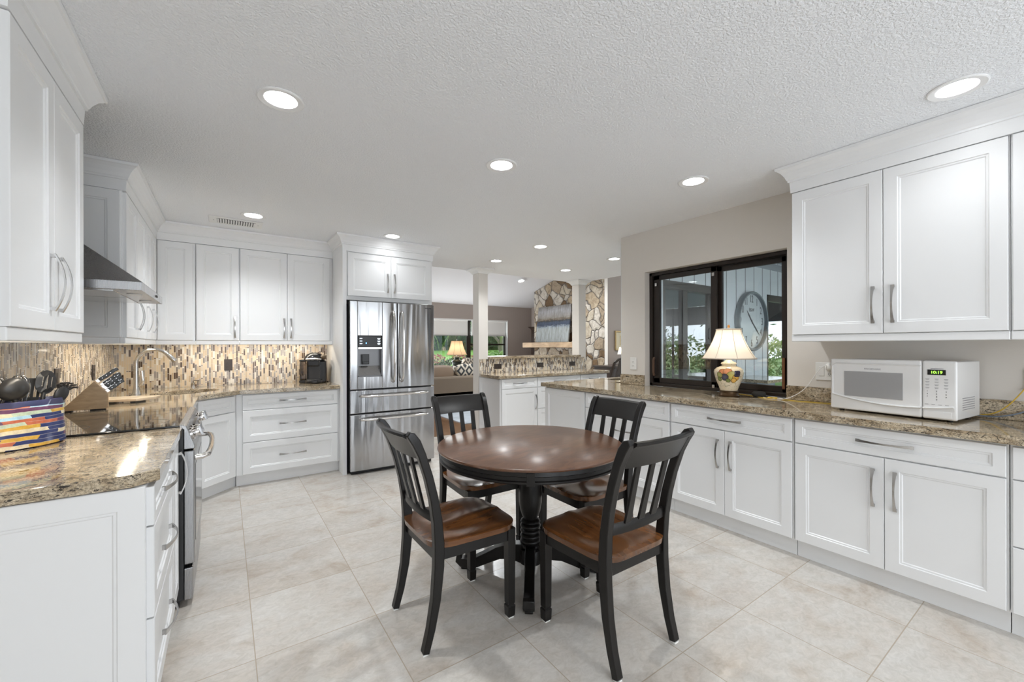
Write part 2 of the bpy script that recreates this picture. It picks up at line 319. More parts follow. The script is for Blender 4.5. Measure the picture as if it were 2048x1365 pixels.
# kitchen ceiling and the vaulted rooms beyond
pc = [(-1.0, -2.6), (WR+.2, -2.6), (WR+.2, 3.02), (5.33, 3.02), (5.33, 5.22), (5.05, 5.53), (-1.0, 5.53)]
struct(plate_obj('ceiling', pc, [[(x+.0695*math.cos(2*PI*k/32), y+.0695*math.sin(2*PI*k/32)) for k in range(32)] for x, y, _ in RL_], CZ, CZ+.12, CEIL))
slope = lambda y: 2.42 + (9.66-y)*.262
struct(MB().loft([[(-3.2, 5.53, slope(5.53)), (-3.2, 9.9, slope(9.9)), (-3.2, 9.9, slope(9.9)+.1), (-3.2, 5.53, slope(5.53)+.1)], [(11, 5.53, slope(5.53)), (11, 9.9, slope(9.9)), (11, 9.9, slope(9.9)+.1), (11, 5.53, slope(5.53)+.1)]]).build('ceiling_vault', CEIL))
slab('ceiling_dining', CEIL, 5.33, 11, 3.0, 5.53, slope(5.53), slope(5.53)+.1)
struct(MB().prism([(-3.2, CZ+.01), (5.05, CZ+.01), (5.05, slope(5.53)), (-3.2, slope(5.53))], 'y', 5.46, 5.53).build('wall_header', WALLB))
slab('wall_header_side', WALLB, 5.27, 5.33, 3.12, 5.2, CZ+.01, slope(5.53))
# kitchen walls
slab('wall_left', WALLB, WL-.12, WL, -2.6, WB+.12, 0, CZ)
slab('wall_back', WALLB, WL, 2.06, WB, WB+.12, 0, CZ)
# right wall with the pass-through window opening
WY0, WY1, WZ0, WZ1 = 1.367, 2.646, .875, 2.052
m = MB()
m.box(WR, WR+.2, -2.6, WY0, 0, CZ); m.box(WR, WR+.2, WY1, 2.945, 0, CZ); m.box(WR, WR+.2, WY0, WY1, 0, WZ0-.001); m.box(WR, WR+.2, WY0, WY1, WZ1, CZ)
struct(m.build('wall_right', WALLB))
# near wall, behind the camera, with a wide opening added to let skylight in
m = MB(); m.box(WL-.12, -.75, -2.7, -2.6, 0, CZ); m.box(3.35, WR+.2, -2.7, -2.6, 0, CZ); m.box(-.75, 3.35, -2.7, -2.6, 0, .1); m.box(-.75, 3.35, -2.7, -2.6, 2.38, CZ)
struct(m.build('wall_near', WALLB))
# living room: window wall, right wall, left wall
LW0, LW1, LZ0, LZ1, LY = 2.2, 6.56, .50, 2.03, 9.66
m = MB(); m.box(-3.2, LW0, LY, LY+.2, 0, 2.6); m.box(LW1, 7.5, LY, LY+.2, 0, 2.6); m.box(LW0, LW1, LY, LY+.2, 0, LZ0); m.box(LW0, LW1, LY, LY+.2, LZ1, 2.6)
struct(m.build('wall_living', TAUPE))
slab('wall_living_side', TAUPE, 7.4, 7.55, 6.065, LY, 0, 3.6)
struct(MB().box(-3.2, -3.1, WB+.12, 5.9, 0, 3.7).box(-3.2, -3.1, 9.3, LY, 0, 3.6).box(-3.2, -3.1, 5.9, 9.3, 0, .35).box(-3.2, -3.1, 5.9, 9.3, 2.45, 3.7).build('wall_living_left', TAUPE))
slab('wall_dining', TAUPE, 6.6, 11, 5.98, 6.06, 0, 3.6)
struct(MB().box(10.9, 11, 3.1, 3.35, 0, 3.6).box(10.9, 11, 5.85, 6.1, 0, 3.6).box(10.9, 11, 3.35, 5.85, 2.45, 3.6).box(10.9, 11, 3.35, 5.85, 0, .3).build('wall_dining_end', TAUPE))
# stone chimney breast
tag(MB().prism([(6.062, 0), (8.5, 0), (8.5, slope(8.5)-.004), (6.062, slope(6.062)-.004)], 'x', 6.6, 7.39).build('stone_chimney', STONE, bevel=.02), 'floor to ceiling fieldstone chimney breast in the living room', 'fireplace', kind='thing')
slab('trim_chimney', WALLB, 6.590, 6.598, 5.975, 6.06, 0, 3.4)
# half wall of the peninsula
slab('wall_half', WALLB, 3.052, 5.225, 5.245, 5.42, 0, 1.122)
m = MB().box(3.057, 5.225, 5.232, 5.2445, .916, 1.122); struct(m.build('trim_mosaic_peninsula', MOSAIC))
# columns
def ring_sweep(mb, pts, prof, closed):
    P = [Vector((p[0], p[1])) for p in pts]; n = len(P); out = []
    for i in range(n):
        def nrm(a, b): d = (b-a).normalized(); return Vector((d.y, -d.x))
        if closed or 0 < i < n-1: n1, n2 = nrm(P[i-1], P[i]), nrm(P[i], P[(i+1) % n])
        elif i == 0: n1 = n2 = nrm(P[0], P[1])
        else: n1 = n2 = nrm(P[-2], P[-1])
        d = (n1+n2)/(1+n1.dot(n2)); out.append([(P[i].x+d.x*o, P[i].y+d.y*o, z) for o, z in prof])
    if closed: out.append(out[0])
    mb.loft(out, cap=not closed); return mb
CROWN = [(0, 2.30), (0, 2.30), (.004, 2.366), (.012, 2.368), (.012, 2.378), (.016, 2.382), (.024, 2.402), (.040, 2.428), (.058, 2.444), (.066, 2.447), (.068, 2.463), (-.02, 2.463), (-.02, 2.30)]
def column(n, x0, x1, y0, y1, z0):
    slab('trim_column_%d' % n, WALLB, x0, x1, y0, y1, z0, CZ-.001)
    q = [(x0, y0), (x1, y0), (x1, y1), (x0, y1)]
    pr = [(.001, 2.385), (.012, 2.387), (.014, 2.398), (.03, 2.42), (.055, 2.44), (.072, 2.445), (.074, 2.463), (.001, 2.463)]
    struct(ring_sweep(MB(), q, pr, True).build('trim_capital_%d' % n, TRIMW))
column(1, 3.049, 3.206, 5.247, 5.415, 1.123); column(2, 5.06, 5.226, 5.247, 5.415, 1.123)
slab('trim_column_base', WALLB, 3.047, 3.0515, 5.247, 5.415, 0, 1.123)
# exterior wall towards the lanai
DX0, DX1, EX0, EX1, DZ = 4.29, 5.5, 6.93, 8.9, 2.11; EY = 3.02
def siding_mat():
    m, nt, b = newmat('board siding'); s = nd(nt, 'ShaderNodeSeparateXYZ', {0: nt.nodes.new('ShaderNodeNewGeometry').outputs['Position']})
    f = mth(nt, 'FRACT', mth(nt, 'DIVIDE', mth(nt, 'ADD', s.outputs[0], .04), .262)); g = mth(nt, 'LESS_THAN', f, .06)
    nt.links.new(mixc(nt, g, (.66, .69, .71), (.06, .065, .07)), b.inputs['Base Color']); b.inputs['Roughness'].default_value = .65
    bump(nt, b, mth(nt, 'SUBTRACT', 1.0, g), .8, .01); return m
SIDING = siding_mat()
m = MB(); m.box(WR+.2, DX0, EY, EY+.1, 0, 2.9); m.box(DX1, EX0, EY, EY+.1, 0, 2.9); m.box(EX1, 11, EY, EY+.1, 0, 2.9)
m.box(DX0, DX1, EY, EY+.1, DZ, 2.9); m.box(EX0, EX1, EY, EY+.1, DZ, 2.9)
m.box(WR+.0, 11, EY+.06, EY+.1, 2.9, 3.6)
struct(m.build('wall_exterior', SIDING))
slab('trim_siding', GRAYP, WR+.21, 11, EY-.02, EY-.001, 2.50, 2.60)
slab('floor_lanai', GRAYP, WR+.2, 13, -5.2, EY, -.10, -.02)
struct(MB().box(WR+.2, 6.6, 1.5, EY-.02, 2.62, 2.70).box(6.6, 13, -5.0, EY-.02, 2.62, 2.70).build('ceiling_lanai', M('lanai beam ceiling', (.27, .33, .36), .6)))  # near part left open so skylight reaches the siding
m = MB()
for y in (2.3, 1.52): m.box(WR+.22, 12.9, y, y+.1, 2.5, 2.618)
struct(m.build('trim_lanai_beams', GRAYP))
for i, (a, b_) in enumerate(((DX0, DX1), (EX0, EX1))):
    rt = struct(bpy.data.objects.new('door_%d' % (i+1), None)); COL.objects.link(rt); rt.location = ((a+b_)/2, EY+.05, 0); hw = (b_-a)/2-.001
    mid = -.13 if i == 0 else -.1
    f = MB(); f.box(-hw, -hw+.06, -.045, .045, 0, DZ); f.box(hw-.10, hw, -.045, .045, 0, DZ); f.box(-hw, hw, -.045, .045, DZ-.10, DZ); f.box(-hw, hw, -.045, .045, .0, .08)
    f.box(mid-.05, mid+.05, -.04, .04, .08, DZ-.1); f.build('door_frame', BRONZE, rt, bevel=.004)
    MB().box(-hw+.06, mid-.05, -.006, .0, .08, DZ-.1).build('pane', DOORGL, rt); MB().box(mid+.05, hw-.1, .012, .018, .08, DZ-.1).build('pane', DOORGL, rt)
    MB().tube([(mid+.02, -.045, .95), (mid+.02, -.075, 1.0), (mid+.02, -.075, 1.15), (mid+.02, -.045, 1.2)], .009).build('pull', NICKEL, rt, smooth=40)
# ---------------------------------------------------------------- kitchen pass-through window
rt = struct(bpy.data.objects.new('window_1', None)); COL.objects.link(rt); rt.location = (3.575, 2.01, 0)
def wy(y): return y-2.01
m = MB(); y0, y1, z0, z1 = wy(WY0+.004), wy(WY1-.004), .917, 2.048
m.box(-.045, .06, y0, y0+.032, z0, z1); m.box(-.045, .06, y1-.032, y1, z0, z1); m.box(-.045, .06, y0, y1, z1-.03, z1); m.box(-.045, .06, y0, y1, z0, z0+.03)
m.build('frame', BRONZE, rt, bevel=.003)
def sash(ya, yb, x, za=.948, zb=2.016, sw=.07):
    s = MB(); s.box(x-.015, x+.015, ya, ya+sw*.8, za, zb); s.box(x-.015, x+.015, yb-sw, yb, za, zb); s.box(x-.015, x+.015, ya, yb, za, za+.05); s.box(x-.015, x+.015, ya, yb, zb-.045, zb)
    o = s.build('sash', BRONZE, rt, bevel=.004); MB().box(x-.003, x+.003, ya+sw*.8, yb-sw, za+.05, zb-.045).build('pane', GLASS, o)
sash(wy(1.955), wy(2.605), -.012); sash(wy(1.402), wy(2.0), .03)
MB().bar([(-.05, wy(2.585), 1.02), (-.062, wy(2.585), 1.05), (-.062, wy(2.585), 1.17), (-.05, wy(2.585), 1.20)], (0, 1, 0), .018, .012).build('sash_handle', M('wooden pull', (.12, .07, .045), .5), rt)
for yy, zz in ((2.57, 1.93), (1.98, 1.95), (1.98, .96)): MB().box(-.045, -.03, wy(yy)-.012, wy(yy)+.012, zz-.02, zz+.012).build('latch', NICKEL, rt, bevel=.003)
MB().box(-.012, .008, wy(1.425), wy(1.445), .975, 1.22).build('stop_stick', M('brown wood stick', (.16, .06, .02), .5), rt, bevel=.003)
# living room window: picture pane, single hung sash
rt = struct(bpy.data.objects.new('window_2', None)); COL.objects.link(rt); rt.location = ((LW0+LW1)/2, LY+.1, 0); hx = (LW1-LW0)/2; cx = (LW0+LW1)/2
f = MB(); f.box(-hx+.001, -hx+.05, .0, .06, LZ0+.001, LZ1-.001); f.box(hx-.05, hx-.001, .0, .06, LZ0+.001, LZ1-.001); f.box(-hx+.001, hx-.001, .0, .06, LZ1-.05, LZ1-.001); f.box(-hx+.001, hx-.001, .0, .06, LZ0+.001, LZ0+.05)
f.box(5.30-cx, 5.42-cx, 0, .06, LZ0, LZ1); f.box(5.42-cx, hx-.05, .0, .06, 1.33, 1.375); f.build('frame', BRONZE, rt)
MB().box(-hx+.05, 5.30-cx, .028, .032, LZ0+.05, LZ1-.05).build('pane', GLASS, rt); MB().box(5.42-cx, hx-.05, .028, .032, LZ0+.05, LZ1-.05).build('pane', GLASS, rt)
t = M('white window reveal paint', (.8, .8, .79), .5)
for n_, b_ in (('lining', (hx-.012, hx-.0005, -.105, -.001)), ('lining', (-hx+.0005, -hx+.012, -.105, -.001))): MB().box(b_[0], b_[1], b_[2], b_[3], LZ0+.001, LZ1-.001).build(n_, t, rt)
MB().box(-hx+.001, hx-.001, -.108, -.001, LZ1-.03, LZ1-.001).build('lining', t, rt)
MB().box(-hx-.03, hx+.03, -.14, -.001, LZ0-.03, LZ0).build('sill', t, rt)
SHADE = M('white roller shade fabric', (.85, .85, .83), .9)
for xa, xb, lb in ((LW0+.07, 5.30, 'wide white roller shade half lowered over the picture window'), (5.42, LW1-.06, 'narrow white roller shade half lowered over the right hand sash window')):
    s = thing('roller_shade', lb, 'window shade', ((xa+xb)/2, LY+.05, 1.98)); h2 = (xb-xa)/2
    MB().box(-h2, h2, -.003, .003, -.375, .0).build('fabric', SHADE, s); MB().box(-h2, h2, -.012, .012, -.395, -.372).build('hem_bar', M('grey hem bar', (.35, .34, .33), .5), s)
    MB().tube([(-h2, .0, .012), (h2, .0, .012)], .018, 12).build('roller', SHADE, s, smooth=40)
# crown mouldings over the cabinets
struct(ring_sweep(MB(), [(WL+.001, 1.80), (-.512, 1.80), (-.512, 2.575), (WL+.001, 2.575)], CROWN, False).build('trim_1', WHITE))
struct(ring_sweep(MB(), [(WL+.001, 3.515), (-.512, 3.515), (-.512, 4.93), (.985, 4.93), (.985, 4.45), (1.972, 4.45), (1.972, WB)], CROWN, False).build('trim_2', WHITE))
struct(ring_sweep(MB(), [(WR-.001, 1.165), (3.0, 1.165), (3.0, -.75)], CROWN, False).build('trim_3', WHITE))
# mosaic backsplashes
slab('trim_mosaic_left', MOSAIC, WL+.0005, WL+.008, 1.5, WB-.0005, .916, 1.70)
slab('trim_mosaic_back', MOSAIC, WL+.0085, .984, WB-.008, WB-.0005, .916, 1.42)
# ---------------------------------------------------------------- cabinets
def panel(x0, x1, z0, z1, y0=0.0, t=.02, rail=.058, name='door', parent=None, mat=WHITE):
    m = MB(); r = min(rail, (x1-x0)*.28, (z1-z0)*.28)
    def R(i, y): return [(x0+i, y, z0+i), (x1-i, y, z0+i), (x1-i, y, z1-i), (x0+i, y, z1-i)]
    e = .0025
    rings = [R(0, y0), R(0, y0-t+e), R(e, y0-t), R(r, y0-t), R(r+.003, y0-t+.0045), R(r+.010, y0-t+.0050), R(r+.014, y0-t+.0095)]
    m.loft(rings); return m.build(name, mat, parent)
def arc_handle(L):
    m = MB(); n = 14; pts = []; wd = []
    for i in range(n+1):
        t = -1+2*i/n; pts.append((0, -.010-.026*(1-t*t), t*L/2)); wd.append(.0085+.0085*abs(t)**2.2)
    m.bar(pts, (1, 0, 0), wd, .005)
    for s in (-1, 1): m.box(-.0075, .0075, -.012, .0, s*(L/2-.008)-.006, s*(L/2-.008)+.006)
    me = m.build('handle', NICKEL, smooth=50).data; o = [x for x in bpy.data.objects if x.data == me][0]; bpy.data.objects.remove(o); return me
HV, HH = arc_handle(.206), arc_handle(.236)
def handle(parent, x, z, horiz, y=-.02):
    o = bpy.data.objects.new('handle', HH if horiz else HV); COL.objects.link(o); o.parent = parent; o.location = (x, y, z)
    if horiz: o.rotation_euler = (0, PI/2, 0)
    return o
def cabinet(name, label, loc, rz, W, D, z0, z1, fronts, toe=0, rail=0, group=None, y_end=None):
    t = thing(name, label, 'cabinet', (loc[0], loc[1], 0), rz, group)
    MB().box(.0006, W-.0006, 0, D, z0, z1).build('body', WHITE, t)
    if toe: MB().box(.0006, W-.0006, toe, D-.02, .0005, z0-.0005).build('toe_kick', WHITE, t)
    if rail:
        MB().box(.0006, W-.0006, -.014, .012, z0-.042, z0-.0005).box(.0006, .014, .0125, D-.002, z0-.042, z0-.0005).box(W-.014, W-.0006, .0125, D-.002, z0-.042, z0-.0005).build('light_rail', WHITE, t, bevel=.004)
    for f in fronts:
        k, a, b, c, d = f[:5]
        p = panel(a, b, c, d, name=k, parent=t)
        if len(f) > 5: handle(p, f[5], f[6], f[7])
    return t
RX, RL = -PI/2, PI/2
# right hand base run: x runs towards the camera, front faces at x = 2.886
BX = 2.906; Dp = WR-BX-.002; zT, zD, zM, zB = .862, .716, .416, .118
def rb(ya, yb, label, kind, name='base_cabinet'):
    W = ya-yb; fr = []; g = .008
    if kind == 'doors':
        fr = [('drawer', g, W-g, zD+.004, zT, W/2, (zD+zT)/2+.003, True), ('door', g, W/2-.0015, zB, zD-.003, W/2-.045, .548, False), ('door', W/2+.0015, W-g, zB, zD-.003, W/2+.045, .548, False)]
    elif kind == 'drawers':
        fr = [('drawer', g, W-g, a, b_, W/2, (a+b_)/2, True) for a, b_ in ((zD+.003, zT), (zM+.003, zD-.003), (zB, zM-.003))]
    elif kind == 'panel': fr = [('end_panel', .004, W-.004, zB, zT)]
    return cabinet(name, label, (BX, ya), RX, W, Dp, .112, .872, fr, toe=.042)
rb(3.53, 2.915, 'white base cabinet with one plain panel, farthest end of right hand counter', 'panel')
rb(2.913, 1.972, 'white three drawer base cabinet behind the back right chair', 'drawers', 'drawer_cabinet')
rb(1.970, 1.110, 'white two door base cabinet under the fruit lamp and window', 'doors')
rb(1.108, .252, 'white two door base cabinet under the microwave oven', 'doors')
rb(.250, -.65, 'white drawer base cabinet cut by the right edge of the photo', 'drawers', 'drawer_cabinet')
# right hand wall cabinets
UX = 3.02; UD = WR-UX-.002; uB, uT = 1.384, DT
def ru(ya, yb, label):
    W = ya-yb
    cabinet('wall_cabinet', label, (UX, ya), RX, W, UD, uB, 2.46, [('door', .006, W/2-.0015, uB+.002, uT, W/2-.042, 1.545, False), ('door', W/2+.0015, W-.006, uB+.002, uT, W/2+.042, 1.545, False)], rail=1)
ru(1.163, .256, 'white two door wall cabinet above the microwave oven')
ru(.2555, -.66, 'white wall cabinet cut by the right edge of the photo')
# left hand wall cabinets (x runs away from the camera)
LX = -.532; LD = LX-WL-.002; uB2 = 1.38
W = .765
cabinet('wall_cabinet', 'white two door wall cabinet in the near left foreground, above utensil crock', (LX, 1.81), RL, W, LD, uB2, 2.46,
        [('door', .004, W*.499-.0015, uB2, DT, W*.499-.04, 1.552, False), ('door', W*.499+.0015, W-.004, uB2, DT, W*.499+.04, 1.552, False)], rail=1)
W = .80
t = cabinet('wall_cabinet', 'white two door wall cabinet right behind the range hood, its side panel in shade', (LX, 3.525), RL, W, LD, uB2, 2.46,
        [('door', .012, W/2-.0015, uB2, DT, W/2-.035, 1.54, False), ('door', W/2+.0015, W-.004, uB2, DT, W/2+.035, 1.54, False)], rail=1)
e = panel(.0, LD-.012, uB2, DT, name='end_panel', parent=t, t=.016); e.rotation_euler = (0, 0, PI/2*3); e.location = (-.0005, LD-.006, 0)
W = .597
cabinet('wall_cabinet', 'white two door wall cabinet at the left end of corner, above the faucet', (LX, 4.33), RL, W, LD, uB2, 2.46,
        [('door', .004, W*.5-.0015, uB2, DT, .03, 1.54, False), ('door', W*.5+.0015, W-.006, uB2, DT, W*.5+.03, 1.54, False)], rail=1)
# back wall cabinets, front faces at y = 4.93
UY = 4.95; UDB = WB-UY-.002
cabinet('wall_cabinet', 'white narrow wall cabinet with blank corner door and no handle', (-.53, UY), 0, .297, UDB, uB2, 2.46, [('door', .02, .279, uB2, DT)], rail=1)
cabinet('wall_cabinet', 'white single door wall cabinet above the bronze outlet', (-.231, UY), 0, .346, UDB, uB2, 2.46, [('door', .006, .340, uB2, DT, .31, 1.51, False)], rail=1)
W = .868
cabinet('wall_cabinet', 'white two door wall cabinet above the coffee maker', (.116, UY), 0, W, UDB, uB2, 2.46, [('door', .008, .4205, uB2, DT, .39, 1.51, False), ('door', .4235, W-.03, uB2, DT, .455, 1.51, False)], rail=1)
# fridge surround
t = thing('fridge_side_panel', 'tall white end panel between the drawer counter and fridge', 'panel', (1.003, 4.85, 0))
MB().box(-.018, .018, -.402, .408, .0005, 2.30).build('board', WHITE, t); MB().box(-.018, .018, -.398, .408, 2.301, 2.46).build('filler', WHITE, t)
W = .948
cabinet('wall_cabinet', 'white two door cabinet over the stainless fridge', (1.0225, 4.47), 0, W, .785, 1.80, 2.46, [('door', .014, W*.487, 1.842, DT-.006, W*.487-.035, 2.0, False), ('door', W*.487+.003, W-.028, 1.842, DT-.006, W*.487+.038, 2.0, False)])
# back base run: drawers and the angled sink cabinet
BY = 4.62
W = .905
cabinet('drawer_cabinet', 'white three drawer base cabinet below the coffee maker counter', (.08, BY), 0, W, WB-BY-.002, .112, .872,
        [('drawer', .05, .885, a, b_, .47, (a+b_)/2+.004, True) for a, b_ in ((zD+.005, .862), (.416+.003, zD-.003), (zB, .416-.003))], toe=.055)
t = thing('sink_cabinet', 'white angled corner sink base cabinet with one door beside the oven', 'cabinet', (-.222, 4.31, 0), math.radians(45.5))
W = .432
MB().box(.002, W-.004, 0, .35, .112, .872).build('body', WHITE, t); MB().box(.0, W+.055, .06, .3, .0005, .1115).build('toe_kick', WHITE, t)
panel(.03, W-.035, zD+.005, .862, name='drawer', parent=t); panel(.03, W-.035, zB, zD-.003, name='door', parent=t)
# left base run
LBX = -.212; LBD = LBX-WL-.002
t = cabinet('drawer_cabinet', 'white three drawer base cabinet in the left foreground, below utensil crock', (LBX, 1.775), RL, .612, LBD, .112, .872,
        [('drawer', .004, .608, a, b_, .306, (a+b_)/2, True) for a, b_ in ((.737, .862), (.437, .731), (zB, .431))], toe=.06)
e = panel(.0, LBD+.0, .0, .868, name='end_panel', parent=t, t=.014, rail=.066); e.rotation_euler = (0, 0, -PI/2); e.location = (-.0005, LBD, .003)
cabinet('base_cabinet', 'narrow white pull-out base cabinet with one long handle, left of oven', (LBX, 2.389), RL, .244, LBD, .112, .872, [('door', .004, .238, zB, .862, .205, .70, False)], toe=.06)
MBX = MB().box(0, .80, 0, .3, .112, .872)
t = cabinet('base_cabinet', 'white corner base cabinet behind the oven, mostly hidden', (LBX-.02, 3.452), RL, .80, LBD-.03, .112, .872, [('door', .01, .38, zB, .862)], toe=.06)
# peninsula
PY = 4.672; PD = 5.23-PY
def pen(x0, x1, label, kind):
    W = x1-x0; g = .006
    if kind == 'door': fr = [('drawer', g, W-g, .731, .862, W/2, .80, True), ('door', g, W-g, zB, .725, W-.035, .52, False)]
    elif kind == 'drawers': fr = [('drawer', g, W-g, a, b_, W/2, (a+b_)/2, True) for a, b_ in ((.731, .862), (.419, .725), (zB, .413))]
    else: fr = [('drawer', g, W-g, .731, .862, W/2, .80, True), ('door', g, W/2-.001, zB, .725, W/2-.04, .55, False), ('door', W/2+.001, W-g, zB, .725, W/2+.04, .55, False)]
    return cabinet('base_cabinet', label, (x0, PY), 0, W, PD, .112, .872, fr, toe=.06)
t = pen(3.056, 3.672, 'white base cabinet with drawer and single door at the peninsula left end', 'door')
e = panel(.0, PD-.004, zB, .862, name='end_panel', parent=t, t=.014); e.rotation_euler = (0, 0, -PI/2); e.location = (-.0005, PD, 0)
pen(3.673, 4.516, 'white drawer base cabinet in the middle of the peninsula', 'drawers')
pen(4.517, 5.115, 'white base cabinet at the right end of the peninsula', 'doors')
# ---------------------------------------------------------------- worktops
def wtop(name, label, outer, holes=[], z0=.875, z1=.915): return tag(plate_obj(name, outer, holes, z0, z1, GRANITE, None, .004), label, 'countertop')
SK = (-.29, 4.71); SA = math.radians(45)
def sink_loop(k=1.0, n=40):
    o = []
    for i in range(n):
        a = 2*PI*i/n; c, s = math.cos(a), math.sin(a); x = .25*k*math.copysign(abs(c)**.75, c); y = .19*k*math.copysign(abs(s)**.75, s)
        o.append((SK[0]+x*math.cos(SA)-y*math.sin(SA), SK[1]+x*math.sin(SA)+y*math.cos(SA)))
    return o
wtop('countertop', 'brown speckled granite counter wrapping the left and back walls around the sink', [(WL+.009, 1.752), (-.245, 1.752), (-.18, 1.80), (-.18, 2.650), (-.792, 2.650), (-.792, 3.446), (-.18, 3.446), (-.18, 4.27), (.105, 4.572), (.984, 4.572), (.984, WB-.009), (WL+.009, WB-.009)], [sink_loop()])
wtop('countertop', 'brown speckled granite counter under the kitchen window and microwave', [(2.855, -.8), (WR-.001, -.8), (WR-.001, WY0+.003), (WR+.075, WY0+.003), (WR+.075, WY1-.003), (WR-.001, WY1-.003), (WR-.001, 2.95), (WR+.001, 2.95), (WR+.001, 3.125), (4.25, 3.125), (4.25, 3.575), (2.855, 3.56)], [[(3.74, 3.20), (4.06, 3.20), (4.06, 3.46), (3.74, 3.46)]])
wtop('countertop', 'brown speckled granite lower counter of the peninsula', [(3.0, 4.62), (5.14, 4.62), (5.14, 5.231), (3.05, 5.231), (3.0, 5.10)])
wtop('raised_ledge', 'raised granite bar ledge on the tiled half wall between columns', [(3.208, 5.19), (5.057, 5.19), (5.057, 5.62), (3.208, 5.62)], z0=1.124, z1=1.160)
for a, b_, l in ((WY1, 2.944, 'short granite backsplash strip left of the window'), (-.8, WY0, 'long granite backsplash strip behind the microwave')):
    tag(MB().box(WR-.021, WR-.0008, a+.001, b_, .9155, 1.02).build('backsplash_strip', GRANITE, bevel=.003), l, 'backsplash')
# sinks
def basin(name, label, loop_out, depth, parent_loc):
    t = thing(name, label, 'sink', parent_loc); cx, cy_ = parent_loc[0], parent_loc[1]
    L = [(p[0]-cx, p[1]-cy_) for p in loop_out]; z0 = -.002
    rings = [[(x*1.04, y*1.04, -.041) for x, y in L], [(x*1.0, y*1.0, -.041) for x, y in L], [(x*.99, y*.99, -.06) for x, y in L], [(x*.96, y*.96, -depth+.03) for x, y in L], [(x*.85, y*.85, -depth) for x, y in L], [(x*.1, y*.1, -depth-.006) for x, y in L]]
    m = MB().loft(rings, cap=False); m.f.append(tuple(len(m.v)-len(L)+i for i in range(len(L)))); m.build('bowl', SINKS, t, smooth=40)
    MB().lathe([(.04, -depth-.002), (.04, .004-depth), (.02, .003-depth), (.0, .002-depth)], n=20).build('drain', CHROME, t, smooth=40); return t
basin('kitchen_sink', 'stainless undermount sink in the corner of the left counter', sink_loop(), .20, (SK[0], SK[1], .915))
basin('bar_sink', 'small dark bar sink at the far end of the right counter', [(3.74, 3.20), (4.06, 3.20), (4.06, 3.46), (3.74, 3.46)], .16, (3.9, 3.33, .915))
# ---------------------------------------------------------------- pedestal table
t = thing('round_table', 'round dark cherry dining table on a turned black pedestal', 'table', (1.475, 1.94, 0), math.radians(10))
MB().lathe([(.0, .732), (.53, .732), (.537, .735), (.540, .741), (.537, .747), (.530, .750), (0, .750)], n=96, cap=False).build('tabletop', TABLEW, t, smooth=40)
MB().lathe([(.44, .7315), (.526, .7315), (.528, .712), (.520, .707), (.520, .690), (.528, .686), (.528, .678), (.520, .672), (.44, .672)], n=96, cap=False).build('apron', BLACKW, t, smooth=35)
m = MB()
for k in range(4):
    a = k*PI/2+.75; m.M = Matrix.Rotation(a, 4, 'Z'); m.box(.521, .5305, -.02, .02, .668, .729)
m.build('apron_block', BLACKW, t, bevel=.002)
MB().box(-.36, .36, -.04, .04, .686, .731).box(-.04, .04, -.36, .36, .686, .7305).build('support_beam', BLACKW, t)
prof = [(.075, .686), (.075, .670), (.052, .664), (.050, .645), (.055, .60), (.063, .52), (.068, .45), (.067, .40), (.058, .35), (.046, .318), (.040, .305), (.055, .296), (.058, .288), (.050, .280)]
for i in range(5):
    z = .278-.029*i; prof += [(.046, z), (.057, z-.006), (.060, z-.014), (.057, z-.022), (.046, z-.028)]
prof += [(.06, .130), (.064, .125), (.064, .05), (.05, .045)]
MB().lathe(prof, n=40).build('pedestal', BLACKW, t, smooth=50)
for k in range(4):
    a = math.radians(41.5+90*k); m = MB(); m.M = Matrix.Rotation(a, 4, 'Z')
    P = [(.05, 0, .105), (.12, 0, .115), (.19, 0, .102), (.26, 0, .070), (.32, 0, .043), (.37, 0, .036), (.405, 0, .040), (.425, 0, .055), (.424, 0, .072), (.412, 0, .080)]
    m.bar(P, (0, 1, 0), [.06, .058, .056, .054, .054, .056, .058, .058, .056, .054], [.11, .085, .070, .060, .056, .054, .05, .04, .03, .02])
    m.box(.37, .41, -.02, .02, .0, .014)
    m.build('foot', BLACKW, t, bevel=.006, smooth=50)
